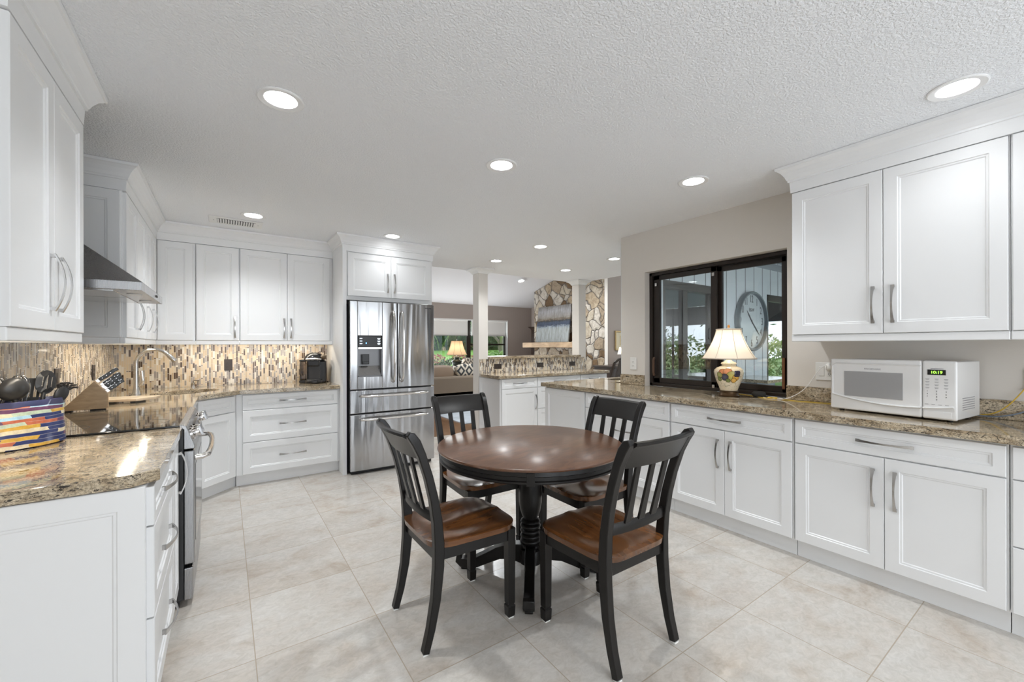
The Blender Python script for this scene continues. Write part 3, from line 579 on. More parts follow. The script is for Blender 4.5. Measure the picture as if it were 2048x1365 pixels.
# ---------------------------------------------------------------- chairs
def make_chair():
    t = thing('dining_chair', 'x', 'chair', group='slat back dining chairs around the round table')
    # saddle seat
    n = 26; top = []; bot = []
    for j in range(n+1):
        for i in range(n+1):
            u = -1+2*i/n; v = -1+2*j/n
            hw = .222+.014*v - .006*(v > 0)*v*v; e = .30
            x = u*hw*(1-.10*max(0, abs(v)-.55)**2*8*abs(u)**3*e*3); y = v*.222*(1-.10*max(0, abs(u)-.55)**2*8*abs(v)**3*e*2) + (.012*(1-u*u) if v > 0 else -.004*(1-u*u))*abs(v)
            d = .017*sum(math.exp(-((u-s*.42)/.36)**2-((v+.18)/.50)**2) for s in (-1, 1)) - .004*math.exp(-(u/.12)**2)*max(0, v+.1)*1.2
            ed = .004*max(abs(u), abs(v))**14
            top.append((x, y, .466-d-ed)); bot.append((x*.985, y*.985, .437))
    N = (n+1)*(n+1); f = []; idx = lambda i, j: j*(n+1)+i
    for j in range(n):
        for i in range(n):
            f.append((idx(i, j), idx(i+1, j), idx(i+1, j+1), idx(i, j+1))); f.append(tuple(N+k for k in (idx(i, j+1), idx(i+1, j+1), idx(i+1, j), idx(i, j))))
    rim = [idx(i, 0) for i in range(n)]+[idx(n, j) for j in range(n)]+[idx(n-i, n) for i in range(n)]+[idx(0, n-j) for j in range(n)]
    for a in range(len(rim)):
        b_ = rim[(a+1) % len(rim)]; f.append((rim[a], N+rim[a], N+b_, b_))
    m = MB(); m.add(top+bot, f); m.build('seat', SEATW, t, smooth=50)
    m = MB(); m.box(-.20, .20, .175, .198, .378, .436); m.box(-.17, .17, -.20, -.18, .378, .436)
    m.add([(-.205, .19, .378), (-.185, .19, .378), (-.165, -.19, .378), (-.185, -.19, .378), (-.205, .19, .436), (-.185, .19, .436), (-.165, -.19, .436), (-.185, -.19, .436)], [(0,3,2,1),(4,5,6,7),(0,1,5,4),(1,2,6,5),(2,3,7,6),(3,0,4,7)])
    m.add([(.205, .19, .378), (.185, .19, .378), (.165, -.19, .378), (.185, -.19, .378), (.205, .19, .436), (.185, .19, .436), (.165, -.19, .436), (.185, -.19, .436)], [(0,1,2,3),(4,7,6,5),(0,4,5,1),(1,5,6,2),(2,6,7,3),(3,7,4,0)])
    m.build('seat_frame', BLACKW, t, bevel=.002)
    for s in (-1, 1):
        x = s*.190; m = MB()
        m.loft([[(x-a, .186-a, z), (x+a, .186-a, z), (x+a, .186+a, z), (x-a, .186+a, z)] for z, a in ((.436, .0215), (.07, .0185), (.068, .0165), (.062, .0165), (.060, .0205), (.012, .0185), (.006, .016))])
        o = m.build('leg', BLACKW, t, bevel=.002); MB().box(x-.014, x+.014, .172, .2, 0, .0058).build('glide', PLATEW, o)
        zs = [(.007, -.252), (.10, -.226), (.22, -.203), (.36, -.190), (.46, -.189), (.56, -.197), (.66, -.214), (.76, -.239), (.86, -.272), (.915, -.297), (.945, -.318), (.955, -.332)]
        pts = [(s*(.187+.012*max(0, (z-.46))/.5), y, z) for z, y in zs]
        m = MB().bar(pts, (1, 0, 0), [.036]*11+[.030], [.030, .034, .040, .046, .046, .042, .038, .036, .036, .040, .036, .022])
        o = m.build('back_post', BLACKW, t, bevel=.004, smooth=50); MB().box(s*.187-.013, s*.187+.013, -.264, -.24, 0, .0065).build('glide', PLATEW, o)
    def bowed(z0, z1, yf, bow, th, nm, x=.186, n=10, roll=0):
        m = MB(); rings = []
        for i in range(n+1):
            u = -1+2*i/n; q = bow*(1-u*u); ring = []
            prof = [(z0, -th/2), (z0, th/2), (z1-.01, th/2), (z1, th/4), (z1, -th/4-roll), (z1-.012, -th/2-roll), (z1-.026, -th/2)]
            for z, d in prof: ring.append((u*x, yf(z)-q+d, z))
            rings.append(ring)
        return m.loft(rings).build(nm, BLACKW, t, smooth=45)
    yb = lambda z: -.197-(z-.56)*.245-max(0, z-.86)*.38
    bowed(.838, .952, lambda z: yb(z)-.002, .020, .022, 'crest_rail', x=.184, roll=.012)
    bowed(.548, .590, lambda z: -.198, .016, .020, 'lower_rail', x=.176)
    for k in (-1, 0, 1):
        pts = [(k*.083*(1+.1*i/6), yb(z)-.013*(1-.2*k*k)-.002, z) for i, z in enumerate([.585+.26*i/6 for i in range(7)])]
        MB().bar(pts, (1, 0, 0), [.038, .036, .034, .032, .031, .030, .030], .012).build('slat', BLACKW, t, bevel=.002)
    return t
c0 = make_chair()
CH = [((.950, 1.852), -PI/2, 'black slat back chair in the left front, its back towards the oven'), ((1.452, 1.352), 0, 'black slat back chair nearest the camera, back turned to the right front'),
      ((1.415, 2.412), PI, 'black slat back chair at the back left, in front of the fridge and column'), ((1.862, 1.885), PI/2, 'black slat back chair at the back right, in front of the right hand cabinets')]
for i, ((x, y), rz, lb) in enumerate(CH):
    c = c0 if i == 0 else copy_tree(c0); c.location = (x, y, 0); c.rotation_euler = (0, 0, rz); c['label'] = lb
# ---------------------------------------------------------------- refrigerator (origin: front face line, x along the width)
t = thing('refrigerator', 'stainless french door fridge with water dispenser and two drawers', 'fridge', (1.496, 4.36, 0))
FW = .458
MB().box(-.452, .452, .085, .80, .03, 1.765).build('case', M('grey fridge case', (.07, .07, .075), .45), t)
def fdoor(x0, x1, z0, z1, nm, bow=.016, hole=None):
    m = MB(); n = 14; F = []
    for i in range(n+1):
        x = x0+(x1-x0)*i/n; u = x/FW; y = bow*u*u; F.append((x, y))
    e = .012
    def strip(xa, xb, za, zb):
        P = [p for p in F if xa+1e-6 < p[0] < xb-1e-6]; fy = lambda x: bow*(x/FW)**2
        P = [(xa, fy(xa))]+P+[(xb, fy(xb))]
        poly = P+[(xb, .078), (xa, .078)]; m.prism(poly, 'z', za, zb)
    if hole:
        hx0, hx1, hz0, hz1 = hole; strip(x0, hx0, z0, z1); strip(hx1, x1, z0, z1); strip(hx0, hx1, z0, hz0); strip(hx0, hx1, hz1, z1)
    else: strip(x0, x1, z0, z1)
    return m.build(nm, FRIDGE, t, bevel=.004)
HX0, HX1, HZ0, HZ1 = -.384, -.135, 1.003, 1.428
dl = fdoor(-FW, .022, .876, 1.783, 'door', hole=(HX0, HX1, HZ0, HZ1)); dr = fdoor(.030, FW, .876, 1.783, 'door')
dm = fdoor(-FW, FW, .630, .862, 'drawer'); db = fdoor(-FW, FW, .040, .616, 'drawer')
# dispenser
m = MB(); m.box(HX0, HX1, .068, .075, HZ0, HZ1-.12); m.box(HX0, HX0+.008, .012, .075, HZ0, HZ1-.12); m.box(HX1-.008, HX1, .012, .075, HZ0, HZ1-.12); m.box(HX0, HX1, .012, .075, HZ0, HZ0+.012)
d = m.build('dispenser', M('dispenser cavity', (.20, .20, .205), .35, .8), dl); MB().box(HX0+.004, HX1-.004, .006, .07, HZ1-.118, HZ1-.002).build('display', BLACKP, dl, bevel=.003)
MB().box(HX0+.002, HX1-.002, .0, .068, HZ1-.140, HZ1-.119).build('display_trim', CHROME, dl, bevel=.002)
MB().box(-.335, -.262, .03, .06, 1.13, 1.235).box(-.33, -.267, .024, .03, 1.135, 1.16).build('paddle', BLACKP, dl, bevel=.006)
dt = M('dispenser tray grey', (.16, .16, .165), .35); MB().add([(HX0+.01, .016, HZ0+.013), (HX1-.01, .016, HZ0+.013), (HX1-.01, .066, HZ0+.11), (HX0+.01, .066, HZ0+.11), (HX0+.01, .067, HZ0+.013), (HX1-.01, .067, HZ0+.013)], [(0,1,2,3),(0,4,5,1),(4,3,2,5),(0,3,4),(1,5,2)]).build('tray', STEEL, dl)
PALE = emis('display glyphs', (.75, .85, 1), .9); BLUE = emis('blue display light', (.1, .3, 1), 2.5)
m = MB()
for k in range(3): m.box(-.365, -.34, .0045, .0058, 1.395-.026*k, 1.402-.026*k); m.box(-.185, -.155, .0045, .0058, 1.395-.026*k, 1.402-.026*k); m.box(-.18, -.16, .0045, .0058, 1.388-.026*k, 1.391-.026*k)
m.build('display_glyphs', PALE, dl); MB().box(-.305, -.295, .0042, .0058, 1.345, 1.357).build('display_light', BLUE, dl)
def fhandle(p, pts, r=.012):
    m = MB().tube(pts, r, 12); return m.build('handle', CHROME, p, smooth=50)
for p, x in ((dl, -.022), (dr, .072)):
    fhandle(p, [(x, .01, .935), (x, -.028, .945), (x, -.052, 1.0), (x, -.062, 1.15), (x, -.066, 1.32), (x, -.062, 1.48), (x, -.052, 1.63), (x, -.028, 1.685), (x, .01, 1.695)], [.011, .012, .013, .014, .014, .014, .013, .012, .011])
for p, z in ((dm, .806), (db, .566)):
    fhandle(p, [(-.36, .014, z), (-.355, -.025, z), (-.30, -.050, z), (-.15, -.058, z), (0, -.060, z), (.15, -.058, z), (.30, -.050, z), (.355, -.025, z), (.36, .014, z)], .0135)
text('SAMSUNG', 'lettering', INK, dr, (.385, .0095, 1.742), (PI/2, 0, .03), .017)
MB().box(-.44, .44, .06, .12, .004, .038).build('toe_grille', BLACKP, t)
MB().box(-.40, -.36, .09, .7, .0, .03).box(.36, .40, .09, .7, 0, .03).build('roller', RUBBER, t)
MB().box(-.45, -.40, .03, .12, 1.766, 1.79).box(.40, .45, .03, .12, 1.766, 1.79).build('hinge_cap', DARKG, t)
# ---------------------------------------------------------------- range: local x = width (away from camera), y = depth into the wall
t = thing('electric_range', 'slide-in stainless electric range with black glass cooktop', 'range', (-.174, 2.656, 0), RL); RW = .784
MB().box(.001, RW-.001, .002, .62, .04, .905).build('case', M('black enamel side', (.02, .02, .021), .4), t)
MB().box(-.0025, RW+.0025, .018, .612, .9155, .924).build('cooktop', M('black ceramic glass', (.006, .006, .007), .03, coat=.5), t, bevel=.002)
bz = M('burner ring grey', (.06, .06, .062), .2)
for x, y, r in ((.20, .17, .10), (.58, .17, .085), (.20, .45, .075), (.58, .45, .105)):
    m = MB(); n = 40; a = [[(x+q*math.cos(2*PI*k/n), y+q*math.sin(2*PI*k/n), z) for k in range(n)] for q, z in ((r, .9241), (r, .9244), (r-.004, .9244), (r-.004, .9241))]; m.loft(a, cap=False); m.build('burner_ring', bz, t)
cp = MB().prism([(.018, .926), (-.010, .918), (-.045, .815), (-.045, .800), (.0, .800), (.0, .90), (.018, .915)], 'x', 0, RW).build('control_panel', STEEL, t, bevel=.003)
dirn = Vector((0, -.1035, .035)).normalized()
for x in (.075, .165, .62, .71):
    c = Vector((x, -.027, .866)); m = MB(); a = dirn.orthogonal().normalized()
    m.tube([c-dirn*.004, c+dirn*.008], .033, 20); m.tube([c+dirn*.008, c+dirn*.012, c+dirn*.034, c+dirn*.038], [.022, .024, .024, .021], 20)
    o = m.build('knob', CHROME, t, smooth=40); g = MB(); p = c+dirn*.040; s = Vector((0, .035, .1035)).normalized(); g.bar([p-s*.023, p+s*.023], (1, 0, 0), .011, .016); g.build('knob_grip', STEEL, o, bevel=.002)
MB().box(.27, .53, -.0325, -.02, .845, .885).build('panel_display', BLACKP, t).rotation_euler = (0, 0, 0)
od = MB().box(.004, RW-.004, -.043, .001, .215, .790).build('oven_door', STEEL, t, bevel=.005); MB().box(.09, RW-.09, -.0445, -.042, .30, .70).build('oven_window', M('oven glass', (.01, .01, .011), .05), od)
MB().tube([(.05, -.043, .745), (.055, -.075, .745), (.10, -.096, .745), (.25, -.106, .745), (.39, -.108, .745), (.53, -.106, .745), (.68, -.096, .745), (.73, -.075, .745), (.735, -.043, .745)], .0145, 14).build('oven_handle', CHROME, od, smooth=50)
MB().box(.004, RW-.004, -.036, .001, .035, .195).build('storage_drawer', STEEL, t, bevel=.004)
MB().box(.02, .05, .02, .06, 0, .04).box(RW-.05, RW-.02, .02, .06, 0, .04).box(.02, .05, .5, .54, 0, .04).box(RW-.05, RW-.02, .5, .54, 0, .04).build('levelling_foot', RUBBER, t)
# range hood
t = thing('range_hood', 'stainless pyramid range hood above the cooktop', 'range hood', (WL+.009, 2.666, 0), RL); HWd = .785; HD = .52
m = MB(); z0, z1 = 1.592, 1.634; y = -HD
m.box(0, HWd, -HD, -.001, z0, z1); hb = m.build('canopy', STEEL, t, bevel=.002)
m = MB(); c0_, c1_ = HWd/2-.155, HWd/2+.155
m.loft([[(0, -HD, z1), (HWd, -HD, z1), (HWd, -.001, z1), (0, -.001, z1)], [(c0_, -.205, 1.885), (c1_, -.205, 1.885), (c1_, -.001, 1.885), (c0_, -.001, 1.885)]]); m.build('hood_body', STEEL, t)
MB().box(c0_, c1_, -.204, -.001, 1.886, CZ-.002).build('chimney', STEEL, t)
MB().box(.05, HWd/2-.005, -HD+.11, -.06, z0-.004, z0+.001).box(HWd/2+.005, HWd-.05, -HD+.11, -.06, z0-.004, z0+.001).build('filter', steel_mat('hood filter', (.62, .62, .62), .22), t)
for x in (.2, .585): MB().lathe([(.03, 0), (.03, .004), (.022, .004)], (x, -HD+.055, z0-.0045), 20).build('hood_lamp', PLATEW, t)
for x in (.48, .51): MB().tube([(x, -HD-.006, 1.613), (x, -HD+.002, 1.613)], .006, 12).build('button', DARKG, t)
# ---------------------------------------------------------------- microwave (local: x width, y depth, front at y=0)
ang = math.atan2(-.558, -.063); t = thing('microwave_oven', 'white countertop microwave oven with a green clock display', 'microwave', (3.150, .995, .9155), ang)
MW, MH, MD = .562, .318, .345; MWH = M('glossy white enamel', (.80, .80, .80), .18); 
MB().box(.004, MW-.004, .012, MD, .012, MH-.004).build('case', MWH, t, bevel=.006)
SP = .428
dm_ = MB().box(0, SP-.001, -.012, .0115, .010, MH).build('door', MWH, t, bevel=.009, seg=3); cpn = MB().box(SP+.001, MW, -.012, .0115, .010, MH).build('control_panel', MWH, t, bevel=.009, seg=3)
mesh_w = M('dotted grey microwave window', (.36, .36, .365), .12)
MB().box(.075, .35, -.0145, -.012, .095, .245).build('door_window', mesh_w, dm_, bevel=.001)
def curve_lip(xa, xb, p, nm):
    m = MB(); pts = []
    for i in range(17):
        x = xa+(xb-xa)*i/16; pts.append((x, -.0135, .060+.045*((x-.33)/.33)**2 if x < .33 else .060+.02*((x-.33)/.22)**2))
    m.tube(pts, .0055, 8); return m.build(nm, MWH, p, smooth=60)
curve_lip(.012, SP-.004, dm_, 'door_lip'); curve_lip(SP+.004, MW-.012, cpn, 'panel_lip')
MB().tube([(.012, -.013, .105), (.012, -.013, .275), (.03, -.013, .290), (SP-.004, -.013, .292)], .004, 8).build('door_ridge', MWH, dm_, smooth=60)
MB().box(SP+.008, MW-.02, -.0135, -.011, .018, .052).build('open_button', MWH, cpn, bevel=.003)
text('FRIGIDAIRE', 'lettering', GREYINK, dm_, (.213, -.0125, .262), (PI/2, 0, 0), .0125, .0004, sx=1.25)
MB().box(SP+.023, SP+.093, -.0140, -.0118, .244, .272).build('clock_display', BLACKP, cpn); text('10:19', 'clock_digits', GREEN, cpn, (SP+.058, -.0142, .2575), (PI/2, 0, 0), .021, .0003)
m = MB()
for r in range(4):
    for c in range(3):
        x = SP+.022+.036*c; z = .222-.0155*r; m.box(x-.008, x+.008, -.0128, -.0122, z, z+.0016); m.box(x-.006, x+.006, -.0128, -.0122, z-.004, z-.0026)
m.box(SP+.035, SP+.085, -.0128, -.0122, .2765, .279)
for c in range(4): m.box(SP+.012+.026*c, SP+.026+.026*c, -.0128, -.0122, .086, .088)
m.build('keypad_print', GREYINK, cpn)
for k, ch in enumerate('1234567890'):
    r, c = (k//3, k % 3) if k < 9 else (3, 1)
    text(ch, 'keypad_digit', INK, cpn, (SP+.022+.036*c, -.0126, .157-.0145*r), (PI/2, 0, 0), .010, .0003)
for x, y in ((.04, .04), (MW-.04, .04), (.04, MD-.04), (MW-.04, MD-.04)): MB().lathe([(.012, 0), (.012, .0125)], (x, y, 0), 12).build('foot', RUBBER, t)
m = MB()
for k in range(6): m.box(MW-.0045, MW-.0025, .08, .26, .06+.012*k, .063+.012*k)
m.build('vent_slots', GREYINK, t)
# ---------------------------------------------------------------- fruit lamp on the right counter
LAMPG = emis('warm bulb', (1, .80, .52), 55)
def shade_mat(name, col, em, e_col):
    m, nt, b = newmat(name); out = nt.nodes['Material Output']
    d = nd(nt, 'ShaderNodeBsdfDiffuse', {'Color': (*col, 1)}); tr = nd(nt, 'ShaderNodeBsdfTranslucent', {'Color': (*col, 1)})
    mx = nd(nt, 'ShaderNodeMixShader', {0: .5, 1: d.outputs[0], 2: tr.outputs[0]}); nt.links.new(mx.outputs[0], out.inputs['Surface']); return m
SHADEF = shade_mat('cream silk lamp shade', (.88, .82, .72), 0, None)
def fruit_mat():
    m, nt, b = newmat('cream porcelain with painted fruit'); v = nt.nodes.new('ShaderNodeTexCoord').outputs['Object']
    c = mixc(nt, ramp(nt, noise(nt, v, 60, 3, .6), [(.6, (0, 0, 0)), (.72, (1, 1, 1))]), (.80, .72, .56), (.62, .47, .27))
    def blobs(c, ctr, r, col, edge=(.06, .04, .02)):
        d = nd(nt, 'ShaderNodeVectorMath', {0: v, 1: ctr}, operation='DISTANCE').outputs['Value']
        dd = mth(nt, 'ADD', d, mth(nt, 'MULTIPLY', mth(nt, 'SUBTRACT', noise(nt, v, 40, 2), .5), .01))
        c = mixc(nt, mth(nt, 'LESS_THAN', dd, r+.0025), c, edge); tone = ramp(nt, mth(nt, 'DIVIDE', dd, r), [(0, tuple(min(1, x*1.5+.04) for x in col)), (1, col)])
        return mixc(nt, mth(nt, 'LESS_THAN', dd, r), c, tone)
    R = .103
    def at(deg, z, rr=R): a = math.radians(deg); return (rr*math.cos(a), rr*math.sin(a), z)
    lf = ramp(nt, mth(nt, 'ABSOLUTE', mth(nt, 'SUBTRACT', noise(nt, v, 26, 2, .5, 1.5), .5)), [(.0, (1, 1, 1)), (.03, (0, 0, 0))])
    s = nd(nt, 'ShaderNodeSeparateXYZ', {0: v}); band = mth(nt, 'MULTIPLY', mth(nt, 'GREATER_THAN', s.outputs[2], .075), mth(nt, 'LESS_THAN', s.outputs[2], .20))
    c = mixc(nt, mth(nt, 'MULTIPLY', lf, mth(nt, 'MULTIPLY', band, .85)), c, (.09, .09, .03))
    for k in range(2):
        o = 205+180*k
        for dg, z, r, col in ((-22, .190, .030, (.55, .20, .07)), (-2, .192, .032, (.60, .24, .10)), (14, .165, .036, (.42, .36, .08)), (-14, .155, .026, (.05, .05, .08)), (32, .150, .026, (.60, .34, .06)), (24, .128, .022, (.62, .36, .08)), (-36, .170, .022, (.30, .30, .10)), (-40, .135, .018, (.18, .22, .06)), (0, .125, .018, (.16, .2, .06))):
            c = blobs(c, at(o+dg, z), r, col)
        for i in range(9): c = blobs(c, at(o+30+7*(i % 3), .195-.013*(i//3), .104), .0095, (.03, .03, .07), (.01, .01, .02))
    nt.links.new(c, b.inputs['Base Color']); b.inputs['Roughness'].default_value = .16; return m
def bell_lamp(name, label, cat, loc, base_prof, base_mat, foot_prof, foot_mat, shade_prof, shade_mat_, trim_mat, z_bulb, power, rz=0, ribs=8, extra=None):
    t = thing(name, label, cat, loc, rz)
    MB().lathe(base_prof, n=40).build('vase', base_mat, t, smooth=50)
    MB().lathe(foot_prof, n=40).build('foot', foot_mat, t, smooth=40)
    zt = shade_prof[-1][0+1]; zb = shade_prof[0][1]
    m = MB(); n = ribs*8; rings = []
    for r, z in shade_prof:
        ring = []
        for k in range(n):
            a = 2*PI*k/n; q = (k % 8)/8; s = 1-.035*math.sin(PI*q); ring.append((r*s*math.cos(a), r*s*math.sin(a), z))
        rings.append(ring)
    m.loft(rings, cap=False); sh = m.build('lamp_shade', shade_mat_, t, smooth=50)
    m = MB()
    for k in range(ribs): a = 2*PI*k/ribs; m.tube([((r+.001)*math.cos(a), (r+.001)*math.sin(a), z) for r, z in shade_prof], .0022, 6)
    m.build('shade_piping', trim_mat, sh, smooth=60)
    for (r, z) in (shade_prof[0], shade_prof[-1]):
        MB().tube([(r*.985*math.cos(2*PI*k/32), r*.985*math.sin(2*PI*k/32), z) for k in range(33)], .005, 8).build('shade_trim', trim_mat, sh, smooth=60)
    zv = base_prof[-1][1]
    MB().tube([(0, 0, zv), (0, 0, zt+.012)], .005, 10).build('stem', CHROME, t, smooth=50)
    m = MB()
    for k in range(3): a = 2*PI*k/3; m.tube([(0, 0, zt+.004), (shade_prof[-1][0]*.98*math.cos(a), shade_prof[-1][0]*.98*math.sin(a), zt)], .002, 6)
    m.build('shade_spider', CHROME, t); MB().ball((0, 0, zt+.024), .010, .010, .014).build('finial', extra or CHROME, t, smooth=60)
    MB().ball((0, 0, z_bulb), .026, .026, .036).build('bulb', emis('bulb glow', (1, .87, .70), power), t, smooth=60); return t
vp = [(.02, .046), (.062, .046), (.072, .075), (.092, .125), (.104, .17), (.108, .19), (.104, .208), (.085, .226), (.055, .238), (.045, .244), (.052, .250), (.058, .258), (.052, .266), (.03, .276), (.022, .284), (.014, .292), (.010, .300)]
bell_lamp('table_lamp', 'lit fruit painted porcelain lamp with cream bell shade, before the window', 'lamp', (3.30, 1.722, .9155), vp, fruit_mat(), [(.078, 0), (.080, .008), (.072, .014), (.070, .022), (.066, .026), (.066, .036), (.070, .040), (.066, .0455), (.02, .0455)], M('antique bronze foot', (.10, .06, .03), .35, .7, bmp=(40, .4)),
          [(.196, .300), (.190, .312), (.168, .345), (.140, .395), (.116, .445), (.100, .49), (.090, .530)], SHADEF, M('cream shade trim', (.55, .47, .38), .8), .40, 17, extra=M('amber finial', (.55, .25, .06), .15))
# ---------------------------------------------------------------- right counter small things
t = thing('smart_speaker', 'dark grey pebble speaker beside the fruit lamp foot', 'speaker', (3.43, 1.555, .9155))
MB().lathe([(.030, 0), (.042, .003), (.049, .013), (.050, .022), (.046, .033), (.034, .040), (.012, .042)], n=36).build('body', M('charcoal speaker fabric', (.05, .05, .05), .9, bmp=(900, .4)), t, smooth=60); MB().lathe([(.036, -.0), (.036, .001)], n=24).build('base_pad', RUBBER, t)
def cable(name, label, pts, r, col, rough=.5):
    cu = bpy.data.curves.new(name, 'CURVE'); cu.dimensions = '3D'; cu.bevel_depth = r; cu.bevel_resolution = 3
    s = cu.splines.new('NURBS'); s.points.add(len(pts)-1); s.use_endpoint_u = True; s.order_u = 4
    for p, q in zip(s.points, pts): p.co = (*q, 1)
    cu.materials.append(M(name+' sheath', col, rough)); o = bpy.data.objects.new(name, cu); COL.objects.link(o); CONV.append(o); return tag(o, label, 'cable')
Z0 = .9175
cable('charging_cable', 'thin white cable looping from the plug down to the counter', [(3.445, 1.085, 1.175), (3.40, 1.12, 1.19), (3.39, 1.16, 1.12), (3.38, 1.22, 1.0), (3.37, 1.32, .93), (3.36, 1.38, Z0), (3.38, 1.44, Z0), (3.43, 1.46, Z0), (3.45, 1.40, Z0), (3.40, 1.36, Z0), (3.36, 1.40, Z0), (3.37, 1.49, Z0), (3.42, 1.52, Z0+.002)], .0022, (.85, .85, .84))
cable('network_cable', 'yellow cable coiled by the pebble speaker and running behind the microwave', [(3.50, 1.80, Z0), (3.47, 1.62, Z0), (3.36, 1.52, Z0), (3.34, 1.44, Z0+.004), (3.40, 1.40, Z0+.005), (3.44, 1.44, Z0+.006), (3.38, 1.50, Z0+.006), (3.36, 1.38, Z0), (3.38, 1.2, Z0), (3.42, 1.05, Z0)], .0028, (.62, .42, .05))
cable('patch_cable', 'yellow cable rising to the right wall outlet beside the microwave', [(3.45, .46, .925), (3.43, .38, .93), (3.41, .33, .95), (3.42, .28, 1.02), (3.45, .24, 1.10)], .003, (.62, .40, .04))
cable('appliance_cord', 'blue grey cord arching from the microwave to the right edge', [(3.45, .45, .93), (3.42, .38, .922), (3.40, .30, .935), (3.41, .22, .98), (3.45, .16, 1.05)], .004, (.20, .24, .30))
# outlets
def outlet(label, loc, rz, w=.07, h=.115, mat=PLATEW, kinds=('outlet',), horiz=False, slot=INK):
    t = thing('wall_outlet', label, 'outlet', loc, rz); MB().box(-w/2, w/2, -.006, -.0003, -h/2, h/2).build('cover_plate', mat, t, bevel=.002)
    n = len(kinds)
    for i, k in enumerate(kinds):
        x = (i-(n-1)/2)*.046
        if k == 'switch': MB().box(x-.016, x+.016, -.009, -.0055, -.033, .033).build('rocker_switch', mat, t, bevel=.002)
        else:
            for s in (-1, 1):
                a, b_ = (s*.02, 0) if horiz else (0, s*.02)
                o = MB().box(x+a-.0145, x+a+.0145, -.0085, -.0055, b_-.0135, b_+.0135).build('socket', mat, t, bevel=.003)
                MB().box(x+a-.0065, x+a-.0045, -.0090, -.0084, b_-.003, b_+.006).box(x+a+.0045, x+a+.0065, -.0090, -.0084, b_-.003, b_+.006).box(x+a-.0018, x+a+.0018, -.0090, -.0084, b_-.0095, b_-.006).build('slots', slot, o)
    return t
outlet('white duplex outlet on the beige wall left of the window', (WR-.0005, 2.787, 1.133), RX, .078, .125)
outlet('white double plate with rocker switch and outlet left of the microwave', (WR-.0005, 1.125, 1.135), RX, .12, .125, kinds=('switch', 'outlet'))
outlet('white outlet at the right picture edge above the blue cord', (WR-.0005, .215, 1.137), RX)
outlet('dark bronze outlet in the mosaic below the single door wall cabinet', (.025, WB-.0085, 1.128), 0, .072, .118, PLATEB)
outlet('dark bronze switch plate in the left mosaic behind utensil crock', (WL+.0085, 3.67, 1.13), RL, .08, .118, PLATEB, ('switch',))
outlet('dark bronze outlet in the left mosaic behind the knife block', (WL+.0085, 4.53, 1.12), RL, .08, .118, PLATEB)
for x, l in ((3.367, 'dark outlet at the left end of the peninsula mosaic'), (4.182, 'dark outlet in the middle of the peninsula mosaic'), (4.883, 'dark outlet at the right end of the peninsula mosaic')):
    outlet(l, (x, 5.2315, 1.01), 0, .135, .072, PLATEB, horiz=True)
t = thing('plug_in_freshener', 'round white plug-in in the outlet left of the microwave', 'plug', (WR-.0095, 1.095, 1.165), RX)
MB().lathe([(.028, 0), (.030, .01), (.024, .026), (.012, .032)], n=28).build('body', PLATEW, t, smooth=50).rotation_euler = (PI/2, 0, 0)
# ---------------------------------------------------------------- left counter small things
# crock with utensils (local x along its long side, facing the camera)
ca = math.radians(47); CK = (-.685, 2.50); t = thing('utensil_crock', 'oval ceramic crock hand painted in bright blue, yellow and red stripes', 'crock', (CK[0], CK[1], .9155), ca)
m = MB(); op = [(.9, 0), (1.0, .006), (1.0, .02), (.965, .09), (.955, .15), (1.0, .188), (.975, .190), (.92, .15), (.93, .09), (.94, .014), (.0, .012)]
m.loft([[(.150*k*math.cos(2*PI*i/56), .075*k*math.sin(2*PI*i/56), z) for i in range(56)] for k, z in op]); m.build('body', STRIPES, t, smooth=50)
NYL = M('black nylon', (.022, .022, .023), .35); WIRE = M('whisk wire', (.35, .35, .36), .22, 1)
Mc = Matrix.Translation((CK[0], CK[1], .9155)) @ Matrix.Rotation(ca, 4, 'Z')
def utensil(nm, label, cat, x, y, lx, ly):   # stands in the crock at (x,y) leaning by (lx,ly) per metre
    o = thing(nm, label, cat, tuple(Mc @ Vector((x, y, .013))), ca); o['lean'] = 0; del o['lean']; z = Vector((lx, ly, 1)).normalized(); a = Vector((1, 0, 0)); a = (a-z*a.dot(z)).normalized(); b_ = z.cross(a)
    return o, Matrix((a, b_, z)).transposed().to_4x4()
def hand(o, Mx, L, mat=NYL, r=.007):
    m = MB(); m.M = Mx; m.tube([(0, 0, .0), (0, 0, L)], r, 8); m.build('handle', mat, o, smooth=60)
o, Mx = utensil('ladle', 'black round ladle bowl at the left front of the crock', 'ladle', -.035, -.03, -.06, -.16); hand(o, Mx, .19)
m = MB(); m.M = Mx; n = 24
m.loft([[(.047*math.sin(q)*math.cos(2*PI*k/n), -.006+.030*(1-math.cos(q)) if False else -.03*math.cos(q)+.012, .228+.047*math.sin(q)*math.sin(2*PI*k/n)) for k in range(n)] for q in (.06, .4, .8, 1.2, PI/2)]+[[(.044*math.sin(q)*math.cos(2*PI*k/n), -.026*math.cos(q)+.014, .228+.044*math.sin(q)*math.sin(2*PI*k/n)) for k in range(n)] for q in (PI/2, 1.2, .8, .4, .06)]); m.build('bowl', NYL, o, smooth=50)
o, Mx = utensil('slotted_spoon', 'tall black slotted spoon leaning right in the crock', 'spoon', .065, .02, .20, .08); hand(o, Mx, .20)
def disc_slots(M_, slots, rx, rz, zc, cup, nm, o):
    b = plate([(rx*math.cos(2*PI*i/32), rz*math.sin(2*PI*i/32)) for i in range(32)], slots, -.0016, .0016); me = bpy.data.meshes.new(nm)
    for v in b.verts: x, y, z = v.co; v.co = M_ @ Vector((x, z-cup*(1-(x/rx)**2-(y/rz)**2), zc+y))
    b.to_mesh(me); b.free(); me.materials.append(NYL); return link(nm, me, o)
rect = lambda x0, x1, y0, y1: [(x0, y0), (x1, y0), (x1, y1), (x0, y1)]
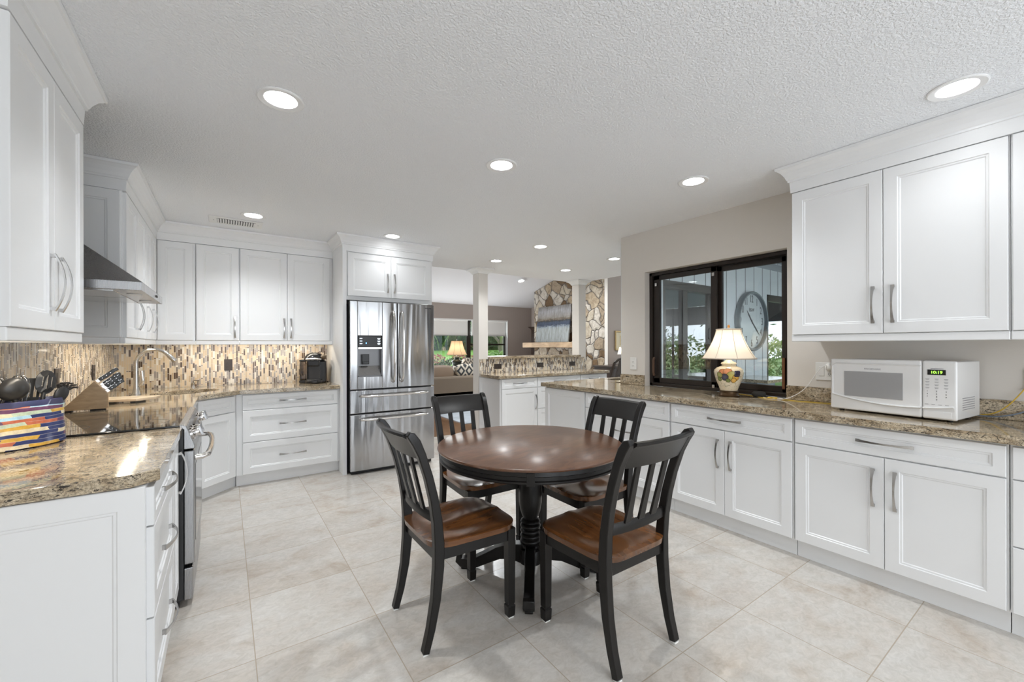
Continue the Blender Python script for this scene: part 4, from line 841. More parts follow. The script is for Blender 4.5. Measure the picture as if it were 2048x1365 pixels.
disc_slots(Mx, [rect(-.018, -.013, -.02, .022), rect(-.003, .003, -.03, .03), rect(.013, .018, -.02, .022)], .036, .052, .245, .012, 'bowl', o)
o, Mx = utensil('spatula', 'black slotted spatula standing upright at the back of the crock', 'spatula', .035, .035, .06, .05); hand(o, Mx, .18)
b = plate([(-.045, 0), (.045, 0), (.055, .085), (.050, .092), (-.050, .092), (-.055, .085)], [[(x-.006, .012), (x+.006, .012), (x*1.15+.006, .07), (x*1.15-.006, .07)] for x in (-.032, -.011, .011, .032)], -.0015, .0015); me = bpy.data.meshes.new('blade')
for v in b.verts: x, y, z = v.co; v.co = Mx @ Vector((x, z, .17+y))
b.to_mesh(me); b.free(); me.materials.append(NYL); link('blade', me, o)
o, Mx = utensil('pasta_server', 'dark toothed pasta server leaning right over the crock rim', 'server', .055, -.02, .30, -.12); hand(o, Mx, .17, r=.008)
m = MB(); m.M = Mx @ Matrix.Translation((0, 0, .20)); m.ball((0, 0, 0), .026, .010, .036)
for k in range(6): a = -1.0+.4*k; m.tube([(.022*math.sin(a), 0, .012+.02*math.cos(a)), (.036*math.sin(a), -.004, .020+.028*math.cos(a)), (.038*math.sin(a), -.024, .022+.030*math.cos(a))], [.005, .0045, .003], 6)
m.build('head', NYL, o, smooth=60)
for (x, y, lx, ly, lb, R) in ((-.04, .03, -.06, .1, 'steel balloon whisk looming behind the black ladle', .046), (.0, .0, -.02, -.05, 'small steel whisk in the middle of the crock', .030)):
    o, Mx = utensil('whisk', lb, 'whisk', x, y, lx, ly); hand(o, Mx, .13, WIRE, .006)
    for k in range(5):
        a = PI*k/5; m = MB(); m.M = Mx; m.tube([(math.cos(a)*R*w_, math.sin(a)*R*w_, z) for w_, z in ((.1, .12), (.55, .16), (.95, .205), (1, .235), (.8, .262), (.4, .276), (0, .28), (-.4, .276), (-.8, .262), (-1, .235), (-.95, .205), (-.55, .16), (-.1, .12))], .0014, 6); m.build('wire', WIRE, o, smooth=60)
o, Mx = utensil('serving_spoon', 'dark flat serving spoon leaning left, cut by the left edge', 'spoon', -.10, .0, -.30, -.05); hand(o, Mx, .19)
m = MB(); m.M = Mx; m.ball((0, 0, .225), .034, .008, .05); m.build('bowl', NYL, o, smooth=60)
# knife block
ka = math.radians(8); KB = (-.828, 3.622, .9155); t = thing('knife_block', 'slanted acacia knife block beside the cooktop', 'knife block', KB, ka)
m = MB().prism([(.0, .010), (.212, .010), (.211, .102), (.150, .188)], 'y', 0, .105); m.build('block', ACACIA, t, bevel=.003)
MB().box(.13, .20, .010, .095, 0, .0095).box(.02, .05, .010, .095, 0, .0095).build('foot', RUBBER, t)
Mk = Matrix.Translation(KB) @ Matrix.Rotation(ka, 4, 'Z'); fn = Vector((.76, 0, .65)).normalized(); nf = Vector((.086, 0, .061)).normalized()
sd = Vector((.061, 0, -.086)).normalized()
for i, (d, y, L, lb) in enumerate(((.010, .035, .128, 'long black handled knife, topmost in the block'), (.042, .072, .118, 'black handled knife behind the second slot row of the block'), (.056, .030, .112, 'black handled knife in the middle of the block, nearest side'), (.074, .072, .108, 'black handled knife low in the block, far side'), (.088, .028, .105, 'short black handled knife, lowest in the block'))):
    p = Vector((.150, y, .188))+sd*d+nf*.003; k = thing('kitchen_knife', lb, 'knife', tuple(Mk @ p), ka, 'knives in the acacia block'); s2 = Vector((fn.z, 0, -fn.x))
    MB().bar([(0, 0, 0), tuple(fn*.016)], (0, 1, 0), .013, .020).build('bolster', CHROME, k, bevel=.001)
    MB().bar([tuple(fn*.0165), tuple(fn*.05+s2*.001), tuple(fn*(L-.02)-s2*.001), tuple(fn*L+s2*.004)], (0, 1, 0), .016, [.021, .023, .021, .018]).build('handle', BLACKP, k, bevel=.003)
    m = MB()
    for q in (.035, .06, .085): m.tube([tuple(fn*q+Vector((0, -.0086, 0))), tuple(fn*q+Vector((0, .0086, 0)))], .002, 8)
    m.build('rivets', CHROME, k)
    MB().bar([tuple(fn*.017-s2*.0112), tuple(fn*(L-.004)-s2*.0098)], (0, 1, 0), .005, .0014).build('tang', CHROME, k)
# faucet
t = thing('kitchen_faucet', 'brushed gooseneck pull-down faucet behind the corner sink', 'faucet', (-.62, 4.69, .9155)); fa = math.radians(-8)
ux = Vector((math.cos(fa), math.sin(fa), 0))
MB().lathe([(.033, 0), (.033, .004), (.026, .02), (.021, .06), (.0175, .12), (.0155, .2)], n=28).build('body', NICKEL, t, smooth=50)
pts = [Vector((0, 0, .19)), Vector((0, 0, .25))]; r = .118
for k in range(13): a = PI-k*PI*.80/12; pts.append(ux*(r+r*math.cos(a))+Vector((0, 0, .262+r*math.sin(a))))
MB().tube(pts, [.0155]+[.0145]*(len(pts)-1), 14).build('spout', NICKEL, t, smooth=50)
e0, e1 = pts[-1], pts[-1]+(pts[-1]-pts[-2]).normalized()*.075
MB().tube([e0, e0+(e1-e0)*.15, e1-(e1-e0)*.1, e1], [.0155, .0185, .021, .017], 16).build('spray_head', NICKEL, t, smooth=50)
MB().tube([(.02, -.01, .07), (.036, -.016, .085), (.045, -.018, .12), (.040, -.018, .165), (.036, -.016, .20)], [.008, .013, .013, .010, .012], 12).build('lever', CHROME, t, smooth=50)
t = thing('soap_dispenser', 'small nickel soap pump behind the sink', 'soap pump', (-.255, 5.03, .9155)); MB().lathe([(.022, 0), (.022, .006), (.014, .014), (.012, .04), (.016, .046), (.016, .056), (.006, .06)], n=24).build('pump', NICKEL, t, smooth=50)
MB().tube([(0, 0, .055), (0, 0, .072), (.012, -.012, .078), (.045, -.045, .074)], [.005, .006, .006, .005], 10).build('spout', NICKEL, t, smooth=50)
# stone board
t = thing('stone_board', 'pale stone serving board on dark feet between faucet and block', 'board', (-.60, 4.06, .9155), math.radians(-12))
MB().prism([(-.13, -.10), (.10, -.10), (.175, .02), (.175, .11), (-.13, .11)], 'z', .016, .034).build('slab', M('beige marble', (.55, .45, .33), .25, var=14), t, bevel=.003)
MB().box(-.11, -.08, -.08, .09, 0, .0158).box(.06, .09, -.08, .09, 0, .0158).build('foot', DARKG, t)
# coffee maker
t = thing('coffee_maker', 'black single cup coffee maker at the right end of back counter', 'coffee maker', (.80, 4.97, .9155), math.radians(-14))
BK = M('glossy coffee maker black', (.014, .014, .015), .22)
m = MB(); m.prism([(-.075, .02), (.12, .02), (.125, .16), (-.07, .16)], 'z', 0, .245); m.build('body', BK, t, bevel=.015)
MB().lathe([(.078, 0), (.082, .006), (.082, .034), (.076, .04), (.0, .04)], (.0, -.03, 0), 36, sx=1.05).build('drip_tray', BK, t, smooth=50); MB().lathe([(.07, .0405), (.07, .043), (0, .043)], (0, -.03, 0), 30).build('drip_grate', DARKG, t)
MB().box(-.05, .06, .008, .021, .045, .20).build('back_panel', M('satin black panel', (.03, .026, .024), .3), t)
MB().loft([[(x, y, z) for x, y in ((-.055, -.07), (.055, -.07), (.06, .03), (-.06, .03))] for z in (.185,)]+[[(x*1.2, y*1.05, .255) for x, y in ((-.055, -.07), (.055, -.07), (.06, .03), (-.06, .03))]]).build('brew_head', BK, t, bevel=.012)
MB().loft([[(.10*math.cos(2*PI*i/32)*k, .085*math.sin(2*PI*i/32)*k+.035, z) for i in range(32)] for k, z in ((1.0, .246), (1.05, .262), (1.0, .285), (.75, .315), (.4, .332))]).build('lid', BK, t, smooth=50)
MB().tube([(-.075, -.058, .262), (-.03, -.078, .268), (.03, -.078, .268), (.075, -.058, .262)], .009, 10).build('lid_handle', CHROME, t, smooth=60)
text('KEURIG', 'lettering', PALE, t, (-.01, -.0885, .270), (PI/2, 0, 0), .014)
MB().ball((.095, -.005, .285), .034, .034, .028).build('control_dial', M('bronze control pod', (.10, .065, .035), .35), t, smooth=60)
MB().prism([(-.145, .0), (-.078, .0), (-.078, .15), (-.145, .15)], 'z', .035, .235).build('water_tank', glass('smoked tank plastic', (.55, .50, .46), 1.45, 1.5), t, bevel=.012)
MB().prism([(-.147, -.002), (-.077, -.002), (-.077, .152), (-.147, .152)], 'z', .0, .034).build('tank_base', BK, t, bevel=.008); MB().prism([(-.147, -.004), (-.077, -.004), (-.077, .152), (-.147, .152)], 'z', .2355, .256).build('tank_lid', BK, t, bevel=.008)
cable('power_cord', 'short black cord end beside the coffee maker', [(.90, 5.08, .93), (.945, 5.05, .922), (.965, 5.0, .92), (.94, 5.02, .92)], .004, (.01, .01, .01))
# ---------------------------------------------------------------- ceiling: recessed lights, vent
TR = M('recessed light trim', (.80, .80, .80), .5)
l0 = thing('recessed_light', '', 'ceiling light', group='recessed ceiling lights')
MB().lathe([(.070, .0002), (.098, -.0002), (.098, -.004), (.093, -.007), (.069, -.003), (.0625, .020), (.064, .022)], n=48, cap=False).build('trim_ring', TR, l0, smooth=40)
MB().lathe([(.0, .0185), (.0632, .0185)], n=40, cap=False).build('lens', LENS, l0); MB().lathe([(.0, .10), (.0645, .10), (.0645, .022), (.0, .022)], n=32, cap=False).build('can', TR, l0)
sl = bpy.data.lights.new('recessed_beam', 'SPOT'); sl.energy = SPOT; sl.spot_size = math.radians(128); sl.spot_blend = 1.0; sl.shadow_soft_size = .055; sl.color = (.95, .98, 1)
so = bpy.data.objects.new('beam', sl); COL.objects.link(so); so.parent = l0; so.location = (0, 0, .012)
for i, (x, y, lb) in enumerate(RL_):
    o = l0 if i == 0 else copy_tree(l0); o.location = (x, y, CZ); o['label'] = lb
    if i in (4, 6): b_ = [c for c in o.children if c.type == 'LIGHT'][0]; b_.data = b_.data.copy(); b_.data.energy = SPOT*1.35
    if i >= 10: b_ = [c for c in o.children if c.type == 'LIGHT'][0]; b_.data = b_.data.copy(); b_.data.energy = SPOT*.45
    if i in (1, 5):                      # these two stand close to cabinet fronts: dimmed
        b_ = [c for c in o.children if c.type == 'LIGHT'][0]; b_.data = b_.data.copy(); b_.data.energy = SPOT*(.2 if i == 1 else .15)
for xv, yv, lb in ((5.75, 7.9, 'recessed light in the sloped living room ceiling'), (4.3, 6.9, 'added recessed living room light above the sofa, unseen'), (5.6, 6.6, 'added recessed living room light above the chimney side, unseen')):  # last two are unseen, added to brighten the living room
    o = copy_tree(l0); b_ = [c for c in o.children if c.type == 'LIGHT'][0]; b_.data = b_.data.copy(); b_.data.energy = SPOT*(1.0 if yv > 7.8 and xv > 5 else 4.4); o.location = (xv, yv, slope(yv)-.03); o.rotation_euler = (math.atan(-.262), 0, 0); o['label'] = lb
for xv, yv, lb in ((6.6, 4.3, 'added recessed dining room light over the carved chair, unseen'), (8.6, 4.8, 'added recessed dining room light at the far end, unseen')):  # both unseen, added to brighten the dining room
    o = copy_tree(l0); o.location = (xv, yv, slope(5.53)-.024); o['label'] = lb
t = thing('air_vent', 'white ceiling air vent in front of the back cabinets', 'vent', (.085, 4.56, CZ-.0005))
MB().box(-.205, .205, -.12, .12, -.007, 0).build('frame', TRIMW, t, bevel=.003); MB().box(-.145, .145, -.075, .075, -.0085, -.0065).build('duct_shade', M('vent shadow grey', (.10, .10, .10), .8), t)  # dark sheet on the frame stands for shade inside the duct
for k in range(15):
    x = -.137+.0196*k; MB().loft([[(x-.005, y, -.009), (x+.006, y, -.013), (x+.007, y, -.0115), (x-.004, y, -.0075)] for y in (-.075, .075)]).build('louver', TRIMW, t)
m = MB()
for s in (-1, 1): m.ball((s*.17, 0, -.008), .005, .005, .002)
m.build('screw', NICKEL, t)
# under cabinet light strips
UC = emis('under cabinet LED strip', (1, .90, .74), 42)
for lb, b_ in (('LED strip under the near left wall cabinet', (-.585, -.56, 1.85, 2.55)), ('LED strip under the left corner wall cabinets', (-.585, -.56, 3.56, 4.85)), ('LED strip under the back wall cabinets', (-.50, .95, 4.985, 5.01))):
    t = thing('light_strip', lb, 'light', ((b_[0]+b_[1])/2, (b_[2]+b_[3])/2, 1.3795)); hx_, hy_ = (b_[1]-b_[0])/2, (b_[3]-b_[2])/2
    MB().box(-hx_, hx_, -hy_, hy_, -.010, 0).build('housing', TRIMW, t); MB().box(-hx_*.9 if hx_ > hy_ else -.006, hx_*.9 if hx_ > hy_ else .006, -hy_*.9 if hy_ > hx_ else -.006, hy_*.9 if hy_ > hx_ else .006, -.013, -.0101).build('diffuser', UC, t)
# ---------------------------------------------------------------- living room
TWEED = M('taupe sofa fabric', (.20, .16, .12), .9, bmp=(400, .3)); 
def soft(name, mat, parent, c, sx, sy, sz, p=.35, rot=None, n=28, mm=16):      # pillow-like superellipsoid
    m = MB(); sg = lambda v, e: math.copysign(abs(v)**e, v); rings = []
    if rot: m.M = Matrix.Translation(c) @ rot
    else: m.M = Matrix.Translation(c)
    for i in range(mm+1):
        f = -PI/2*.98+PI*.98*i/mm; rings.append([(sx*sg(math.cos(f), p)*sg(math.cos(2*PI*k/n), p), sy*sg(math.cos(f), p)*sg(math.sin(2*PI*k/n), p), sz*sg(math.sin(f), p*1.3)) for k in range(n)])
    return m.loft(rings).build(name, mat, parent, smooth=60)
t = thing('sofa', 'long taupe sofa with its back to the kitchen, under the window', 'sofa', (3.4, 7.55, 0))
MB().box(-1.15, 1.15, 0, .95, .12, .40).build('base', TWEED, t, bevel=.03); MB().box(-1.15, 1.15, 0, .22, .12, .70).build('back', TWEED, t, bevel=.04)
for s in (-1, 1): MB().box(s*1.15-.12, s*1.15+.12, -.01, .96, .12, .60).build('armrest', TWEED, t, bevel=.05)
for s in (-1, 0, 1): soft('seat_cushion', TWEED, t, (s*.70, .60, .46), .345, .36, .09); soft('back_cushion', TWEED, t, (s*.70, .33, .64), .345, .12, .16)
for x in (-1.15, 1.15):
    for y in (.08, .88): MB().box(x-.03, x+.03, y-.03, y+.03, 0, .1195).build('leg', DARKW, t)
def ikat(name, s=5.5, a=(.05, .055, .06), b_=(.62, .57, .48)):
    m, nt, b = newmat(name); P = nd(nt, 'ShaderNodeSeparateXYZ', {0: nt.nodes.new('ShaderNodeTexCoord').outputs['Object']})
    fx = mth(nt, 'ABSOLUTE', mth(nt, 'SUBTRACT', mth(nt, 'FRACT', mth(nt, 'MULTIPLY', P.outputs[0], s)), .5)); fz = mth(nt, 'ABSOLUTE', mth(nt, 'SUBTRACT', mth(nt, 'FRACT', mth(nt, 'MULTIPLY', P.outputs[2], s*.8)), .5))
    d = mth(nt, 'FRACT', mth(nt, 'MULTIPLY', mth(nt, 'ADD', fx, fz), 2.0)); nt.links.new(mixc(nt, mth(nt, 'GREATER_THAN', d, .5), a, b_), b.inputs['Base Color']); b.inputs['Roughness'].default_value = .9; return m
IK = ikat('dark ikat weave'); IK2 = ikat('pale ikat weave', 7, (.16, .15, .14), (.70, .66, .58))
LEA = M('tan leather cushion', (.26, .19, .135), .5)
for nm, lb, mt, c, s in (('cushion', 'plump tan cushion on the sofa, beside the fridge edge', LEA, (3.55, 7.72, .77), (.31, .10, .16)), ('cushion', 'dark diamond patterned cushion on the sofa back, left of the column', IK, (4.20, 7.72, .80), (.27, .09, .14)), ('cushion', 'pale zigzag cushion between the tan and dark sofa cushions', IK2, (3.88, 7.85, .76), (.16, .08, .14))):
    o = thing(nm, lb, 'cushion', c); soft('cover', mt, o, (0, 0, 0), *s, p=.5)
t = thing('armchair', 'ikat patterned high back armchair by the living room window', 'armchair', (5.02, 8.5, 0))
MB().box(-.36, .36, -.3, .36, .12, .42).build('base', IK2, t, bevel=.04); o = MB().loft([[(x, y, z) for x, y in ((-w_, .22+d), (w_, .22+d), (w_, .36+d), (-w_, .36+d))] for z, w_, d in ((.42, .34, 0), (.7, .36, .03), (.95, .34, .06), (1.03, .27, .07))]).build('back', IK2, t, bevel=.04)
for s in (-1, 1): MB().box(s*.36-.06, s*.36+.06, -.3, .34, .12, .62).build('armrest', IK2, t, bevel=.04)
for x in (-.3, .3):
    for y in (-.24, .3): MB().box(x-.025, x+.025, y-.025, y+.025, 0, .1195).build('leg', DARKW, t)
t = thing('side_table', 'dark round side table carrying the urn lamp behind sofa', 'table', (4.5, 8.75, 0)); MB().lathe([(.0, .60), (.46, .60), (.48, .615), (.46, .635), (0, .635)], n=48).build('tabletop', DARKW, t, smooth=40); MB().lathe([(.22, 0), (.20, .03), (.06, .07), (.05, .4), (.08, .5), (.12, .5995)], n=28).build('pedestal', DARKW, t, smooth=50)
GB = M('verdigris bronze', (.035, .045, .035), .35, .3, var=20)
bell_lamp('table_lamp', 'lit bronze urn lamp with a tan bell shade on the side table', 'lamp', (4.42, 8.62, .6355), [(.03, .05), (.05, .07), (.04, .09), (.07, .16), (.105, .26), (.105, .30), (.125, .31), (.12, .33), (.08, .36), (.05, .38), (.06, .42), (.03, .44)], GB, [(.10, 0), (.10, .03), (.06, .05), (.02, .0495)], DARKW, [(.245, .475), (.20, .56), (.155, .68), (.13, .80)], shade_mat('tan lamp shade', (.78, .58, .38), 0, None), M('brown shade trim', (.18, .09, .04), .8), .62, 34)
# mantel, painting, tall cabinet
tag(MB().box(6.30, 6.598, 6.72, 8.60, 1.275, 1.40).build('mantel_beam', OAKW, bevel=.006), 'pale oak beam mantel across the stone chimney', 'mantel')
def seascape():
    m, nt, b = newmat('abstract grey and navy paint'); P = nt.nodes.new('ShaderNodeTexCoord').outputs['Object']; s = nd(nt, 'ShaderNodeSeparateXYZ', {0: P})
    st = noise(nt, nd(nt, 'ShaderNodeMapping', {'Vector': P, 'Scale': (1, 14, 1.6)}).outputs[0], 2.5, 6, .7, .5); hz = noise(nt, nd(nt, 'ShaderNodeMapping', {'Vector': P, 'Scale': (1, 2.5, 16)}).outputs[0], 2.5, 5, .7, 1)
    z = mth(nt, 'ADD', s.outputs[2], mth(nt, 'MULTIPLY', mth(nt, 'SUBTRACT', hz, .5), .22))
    c = ramp(nt, mth(nt, 'DIVIDE', z, .9), [(0, (.30, .33, .34)), (.36, (.38, .41, .41)), (.42, (.28, .33, .38)), (.46, (.03, .045, .09)), (.54, (.05, .07, .12)), (.58, (.02, .02, .02)), (.61, (.16, .12, .075)), (.68, (.30, .28, .26)), (.85, (.35, .35, .36)), (1, (.18, .165, .15))])
    c = mixc(nt, 1.0, c, ramp(nt, st, [(.32, (.40, .37, .33)), (.55, (.8, .8, .8)), (.72, (1.05, 1.05, 1.05))]), 'MULTIPLY'); nt.links.new(c, b.inputs['Base Color']); b.inputs['Roughness'].default_value = .6; return m
t = thing('painting', 'large unframed grey and navy abstract canvas leaning on the mantel', 'painting', (6.42, 7.62, 1.401)); t.rotation_euler = (0, math.radians(7), 0)
MB().box(0, .035, -.60, .60, 0.005, .89).build('canvas', seascape(), t, bevel=.003)
t = thing('tall_cabinet', 'tall dark wood curio cabinet in the corner beside the chimney', 'cabinet', (7.22, 9.05, 0)); MB().box(-.14, .15, -.2, .2, 0, 1.76).build('body', DARKW, t, bevel=.005)
MB().loft([[(-.14-d, -.2-d, z), (.15, -.2-d, z), (.15, .2+d, z), (-.14-d, .2+d, z)] for z, d in ((1.7605, .0), (1.80, .02), (1.83, .06), (1.85, .06))]).build('cornice', DARKW, t); panel(-.18, .18, .1, 1.7, name='door', parent=t, t=.012, mat=DARKW).matrix_local = Matrix.Translation((-.1405, 0, 0)) @ Matrix.Rotation(-PI/2, 4, 'Z')
tag(MB().box(3.3, 5.9, 6.15, 7.3, .0005, .012).build('sheen', M('pale blue grey rug', (.40, .44, .48), .95, var=3)), 'pale blue grey rug on the wood floor behind the sofa', 'sheen')  # thin pale sheet added for window sheen on the wood floor
# ---------------------------------------------------------------- dining room glimpses
t = thing('framed_print', 'gold framed botanical print with cream mat on the taupe wall', 'picture', (7.07, 5.9785, 1.425)); GOLD = M('antique gold frame', (.42, .30, .13), .4, .4)
for b_ in ((-.26, .26, .175, .21), (-.26, .26, -.21, -.175), (-.26, -.225, -.175, .175), (.225, .26, -.175, .175)): MB().box(b_[0], b_[1], -.025, -.001, b_[2], b_[3]).build('frame', GOLD, t, bevel=.004)
MB().box(-.225, .225, -.010, -.002, -.175, .175).build('mat_board', M('cream mat board', (.74, .66, .48), .8), t)
def leafy():
    m, nt, b = newmat('botanical print'); v = nt.nodes.new('ShaderNodeTexCoord').outputs['Object']; d = nd(nt, 'ShaderNodeVectorMath', {0: nd(nt, 'ShaderNodeMapping', {'Vector': v, 'Scale': (1, 0, .8)}).outputs[0]}, operation='LENGTH').outputs['Value']
    f = mth(nt, 'MULTIPLY', mth(nt, 'LESS_THAN', d, .075), mth(nt, 'GREATER_THAN', noise(nt, v, 45, 4, .6, 1.5), .47)); nt.links.new(mixc(nt, f, (.60, .48, .28), (.05, .04, .025)), b.inputs['Base Color']); return m
MB().box(-.105, .105, -.012, -.0101, -.105, .105).build('print', leafy(), t)
t = thing('sideboard', 'dark walnut sideboard against the taupe dining wall', 'sideboard', (7.0, 5.70, 0)); MB().box(-.85, .85, -.22, .24, .06, .885).build('body', DARKW, t, bevel=.004); MB().box(-.88, .88, -.25, .26, .886, .92).build('top', DARKW, t, bevel=.008)
for x in (-.8, .74):
    for y in (-.2, .16): MB().box(x, x+.06, y, y+.06, 0, .0595).build('foot', DARKW, t)
for k in range(4): o = panel(-.83+.42*k, -.43+.42*k, .10, .86, name='door', parent=t, t=.012, mat=DARKW); o.location = (0, -.2205, 0)
sl_ = bell_lamp('table_lamp', 'small lit white pleated lamp on the dining sideboard', 'lamp', (6.62, 5.62, .9205), [(.02, .03), (.03, .05), (.018, .08), (.03, .12), (.02, .16), (.03, .20), (.014, .24), (.010, .28)], M('dark turned lamp base', (.06, .03, .015), .3), [(.07, 0), (.065, .015), (.02, .0295)], DARKW, [(.115, .285), (.10, .34), (.082, .40), (.062, .465)], shade_mat('white pleated shade', (.88, .82, .72), 0, None), TRIMW, .37, 26); sl_.scale = (.78, .78, .78)
t = thing('bowl', 'dark round bowl right of the small lamp on sideboard', 'bowl', (6.86, 5.74, .9205)); MB().lathe([(.05, 0), (.06, .01), (.13, .07), (.14, .11), (.13, .11), (.115, .07), (.05, .02), (0, .018)], n=32).build('body', M('dark glazed pottery', (.05, .035, .025), .25), t, smooth=50)
t = thing('armchair', 'dark carved dining chair in front of the sideboard', 'chair', (5.66, 5.15, 0)); CW = DARKW
MB().box(-.23, .23, -.22, .22, .43, .48).build('seat', CW, t, bevel=.01)
for s in (-1, 1):
    MB().bar([(s*.2, -.2, 0), (s*.19, -.2, .45), (s*.18, -.25, .75), (s*.15, -.31, 1.02)], (1, 0, 0), .035, .035).build('back_post', CW, t); MB().box(s*.2-.02, s*.2+.02, .17, .21, 0, .4295).build('leg', CW, t)
m = MB().tube([(-.15, -.31, 1.02), (-.08, -.335, 1.075), (0, -.34, 1.09), (.08, -.335, 1.075), (.15, -.31, 1.02)], .022, 8); m.build('crest_rail', CW, t, smooth=60); MB().bar([(0, -.20, .5), (0, -.26, .8), (0, -.335, 1.07)], (1, 0, 0), [.10, .13, .09], .014).build('splat', CW, t)
# ---------------------------------------------------------------- lanai
t = thing('wall_clock', 'large round grey rimmed clock on the board siding outside the window', 'clock', (6.38, EY-.0015, 1.672)); CR = .44
m = MB(); m.M = Matrix.Rotation(PI/2, 4, 'X'); m.lathe([(CR-.02, .001), (CR, .004), (CR, .06), (CR-.012, .075), (CR-.034, .072), (CR-.042, .03), (CR-.042, .02)], n=72); m.build('rim', ALU, t, smooth=40)
m = MB(); m.M = Matrix.Rotation(PI/2, 4, 'X'); m.lathe([(0, .028), (CR-.04, .028)], n=64, cap=False); m.build('dial', M('pale clock dial', (.50, .54, .55), .35, coat=.5), t)
for k in range(1, 13):
    a = math.radians(90-30*k); text(str(k), 'numeral', INK, t, (.325*math.cos(a), -.0292, .325*math.sin(a)), (PI/2, 0, 0), .155, .001, sx=.66)
text('E&W', 'lettering', INK, t, (0, -.0292, .165), (PI/2, 0, 0), .075, .0008); text('1879', 'lettering', GREYINK, t, (0, -.0292, -.15), (PI/2, 0, 0), .03, .0008) if False else None
def handc(a, L, tail, w_, nm):
    m = MB(); m.M = Matrix.Rotation(math.radians(a), 4, 'Y'); m.prism([(-w_, -tail), (w_, -tail), (w_*1.3, L*.6), (0, L), (-w_*1.3, L*.6)], 'y', -.034, -.031); m.build(nm, INK, t)
handc(-43, .21, .05, .010, 'hour_hand'); handc(131, .31, .05, .008, 'minute_hand'); MB().ball((0, -.034, 0), .016, .006, .016).build('hub', INK, t)
t = thing('patio_bar', 'granite topped outdoor bar table against the siding', 'table', (5.95, 2.60, -.02)); plate_obj('bar_top', [(-.42, -.2), (.36, -.2), (.42, -.12), (.42, .38), (-.42, .38)], [], .86, .90, GRANITE, t, .004); MB().box(-.25, .25, .0, .3, 0, .8595).build('base', GRAYP, t, bevel=.005)
SCR = M('screen cage aluminium', (.03, .026, .022), .5)
rc = thing('screen_frame', 'dark aluminium screen enclosure at the edge of the lanai', 'screen', (0, -5.2, 0)); MB().box(WR+.3, 11, -.05, 0, 2.5, 2.6).build('header', SCR, rc); MB().box(WR+.3, 11, -.05, 0, .0, .12).build('rail', SCR, rc)
for x in (4.2, 6.2, 8.2, 10.2): MB().box(x, x+.06, -.05, 0, -.1, 2.6).build('post', SCR, rc)
MB().box(12.9, 12.95, 0, 8.2, 2.0, 2.6).box(12.9, 12.95, 0, 8.2, -.1, .12).build('rail', SCR, rc)
for y in (.8, 2.6, 4.4, 6.2): MB().box(12.9, 12.95, y, y+.06, -.1, 2.6).build('post', SCR, rc)
# ---------------------------------------------------------------- gardens
def grassy(name, a, b_):
    m, nt, b = newmat(name); v = coord(nt, world=True); c = ramp(nt, noise(nt, v, 3, 6, .7), [(.3, a), (.7, b_)]); nt.links.new(c, b.inputs['Base Color']); b.inputs['Roughness'].default_value = .9; return m
def leafm(name, a, b_):
    m, nt, b = newmat(name); oi = nt.nodes.new('ShaderNodeNewGeometry').outputs['Random Per Island']; c = ramp(nt, oi, [(0, a), (1, b_)])
    nt.links.new(c, b.inputs['Base Color']); b.inputs['Roughness'].default_value = .5; out = nt.nodes['Material Output']; tr = nd(nt, 'ShaderNodeBsdfTranslucent', {'Color': c}); mx = nd(nt, 'ShaderNodeMixShader', {0: .35, 1: b.outputs[0], 2: tr.outputs[0]}); nt.links.new(mx.outputs[0], out.inputs['Surface']); return m
LAWN = grassy('lawn grass', (.13, .30, .04), (.26, .45, .10))
gz = lambda y: .20+.045*(y-10) if y > 9 else -.06
tag(MB().prism([(9.88, -.3), (42, -.3), (42, gz(42)), (9.88, gz(9.88))], 'x', -14, 24).build('lawn', LAWN), 'sunny green front lawn beyond the living room window', 'grass', kind='stuff')
tag(MB().loft([[(x, y, gz(y)+h_) for x, y in ((-4, 11.6), (4.6, 11.6), (5.4, 13.0), (5.0, 14.2), (-4, 14.2))] for h_ in (.003, .02)]).build('driveway', M('pale concrete', (.62, .60, .57), .85)), 'pale concrete driveway on the lawn outside the big window', 'path')
tag(MB().box(13.1, 50, -30, 9, -.3, -.15).build('back_lawn', grassy('back lawn grass', (.10, .20, .04), (.20, .30, .09))), 'green back garden lawn reflected in the patio doors', 'grass', kind='stuff')
L1 = leafm('palm frond leaf', (.10, .22, .03), (.32, .46, .10)); L2 = leafm('dark shrub leaf', (.02, .06, .015), (.08, .16, .04)); L3 = leafm('light shrub leaf', (.10, .20, .05), (.28, .40, .14)); L4 = leafm('red ground cover', (.35, .10, .09), (.55, .28, .25))
BARK = M('grey bark', (.20, .17, .14), .9, bmp=(30, .8), var=6); rnd = random.Random(5)
def blob(mb, c, r, n, s, sz=1):
    for _ in range(n):
        d = Vector((rnd.gauss(0, 1), rnd.gauss(0, 1), rnd.gauss(0, 1))).normalized()*r*rnd.uniform(.45, 1)**.5; d.z *= sz; p = Vector(c)+d
        a = Vector((rnd.gauss(0, 1), rnd.gauss(0, 1), rnd.gauss(0, .6))).normalized()*s*rnd.uniform(.6, 1.3); b_ = a.orthogonal().normalized(); b_.rotate(Matrix.Rotation(rnd.uniform(0, 6.3), 3, a)); b_ *= s*.45
        mb.add([p-a, p-b_, p+a, p+b_], [(0, 1, 2, 3)])
def shrub(label, x, y, r, mat, n=500, s=.09, sz=.8, name='shrub', z=0.0):
    t = thing(name, label, 'shrub', (x, y, gz(y)-.01 if y > 9 else -.16)); m = MB(); blob(m, (0, 0, r*sz*.75), r, n, s, sz); m.build('foliage', mat, t); m = MB()
    for k in range(4): a = k*1.6; m.tube([(0, 0, 0), (.3*r*math.cos(a), .3*r*math.sin(a), r*sz)], [.03, .012], 6)
    m.build('stem', BARK, t); return t
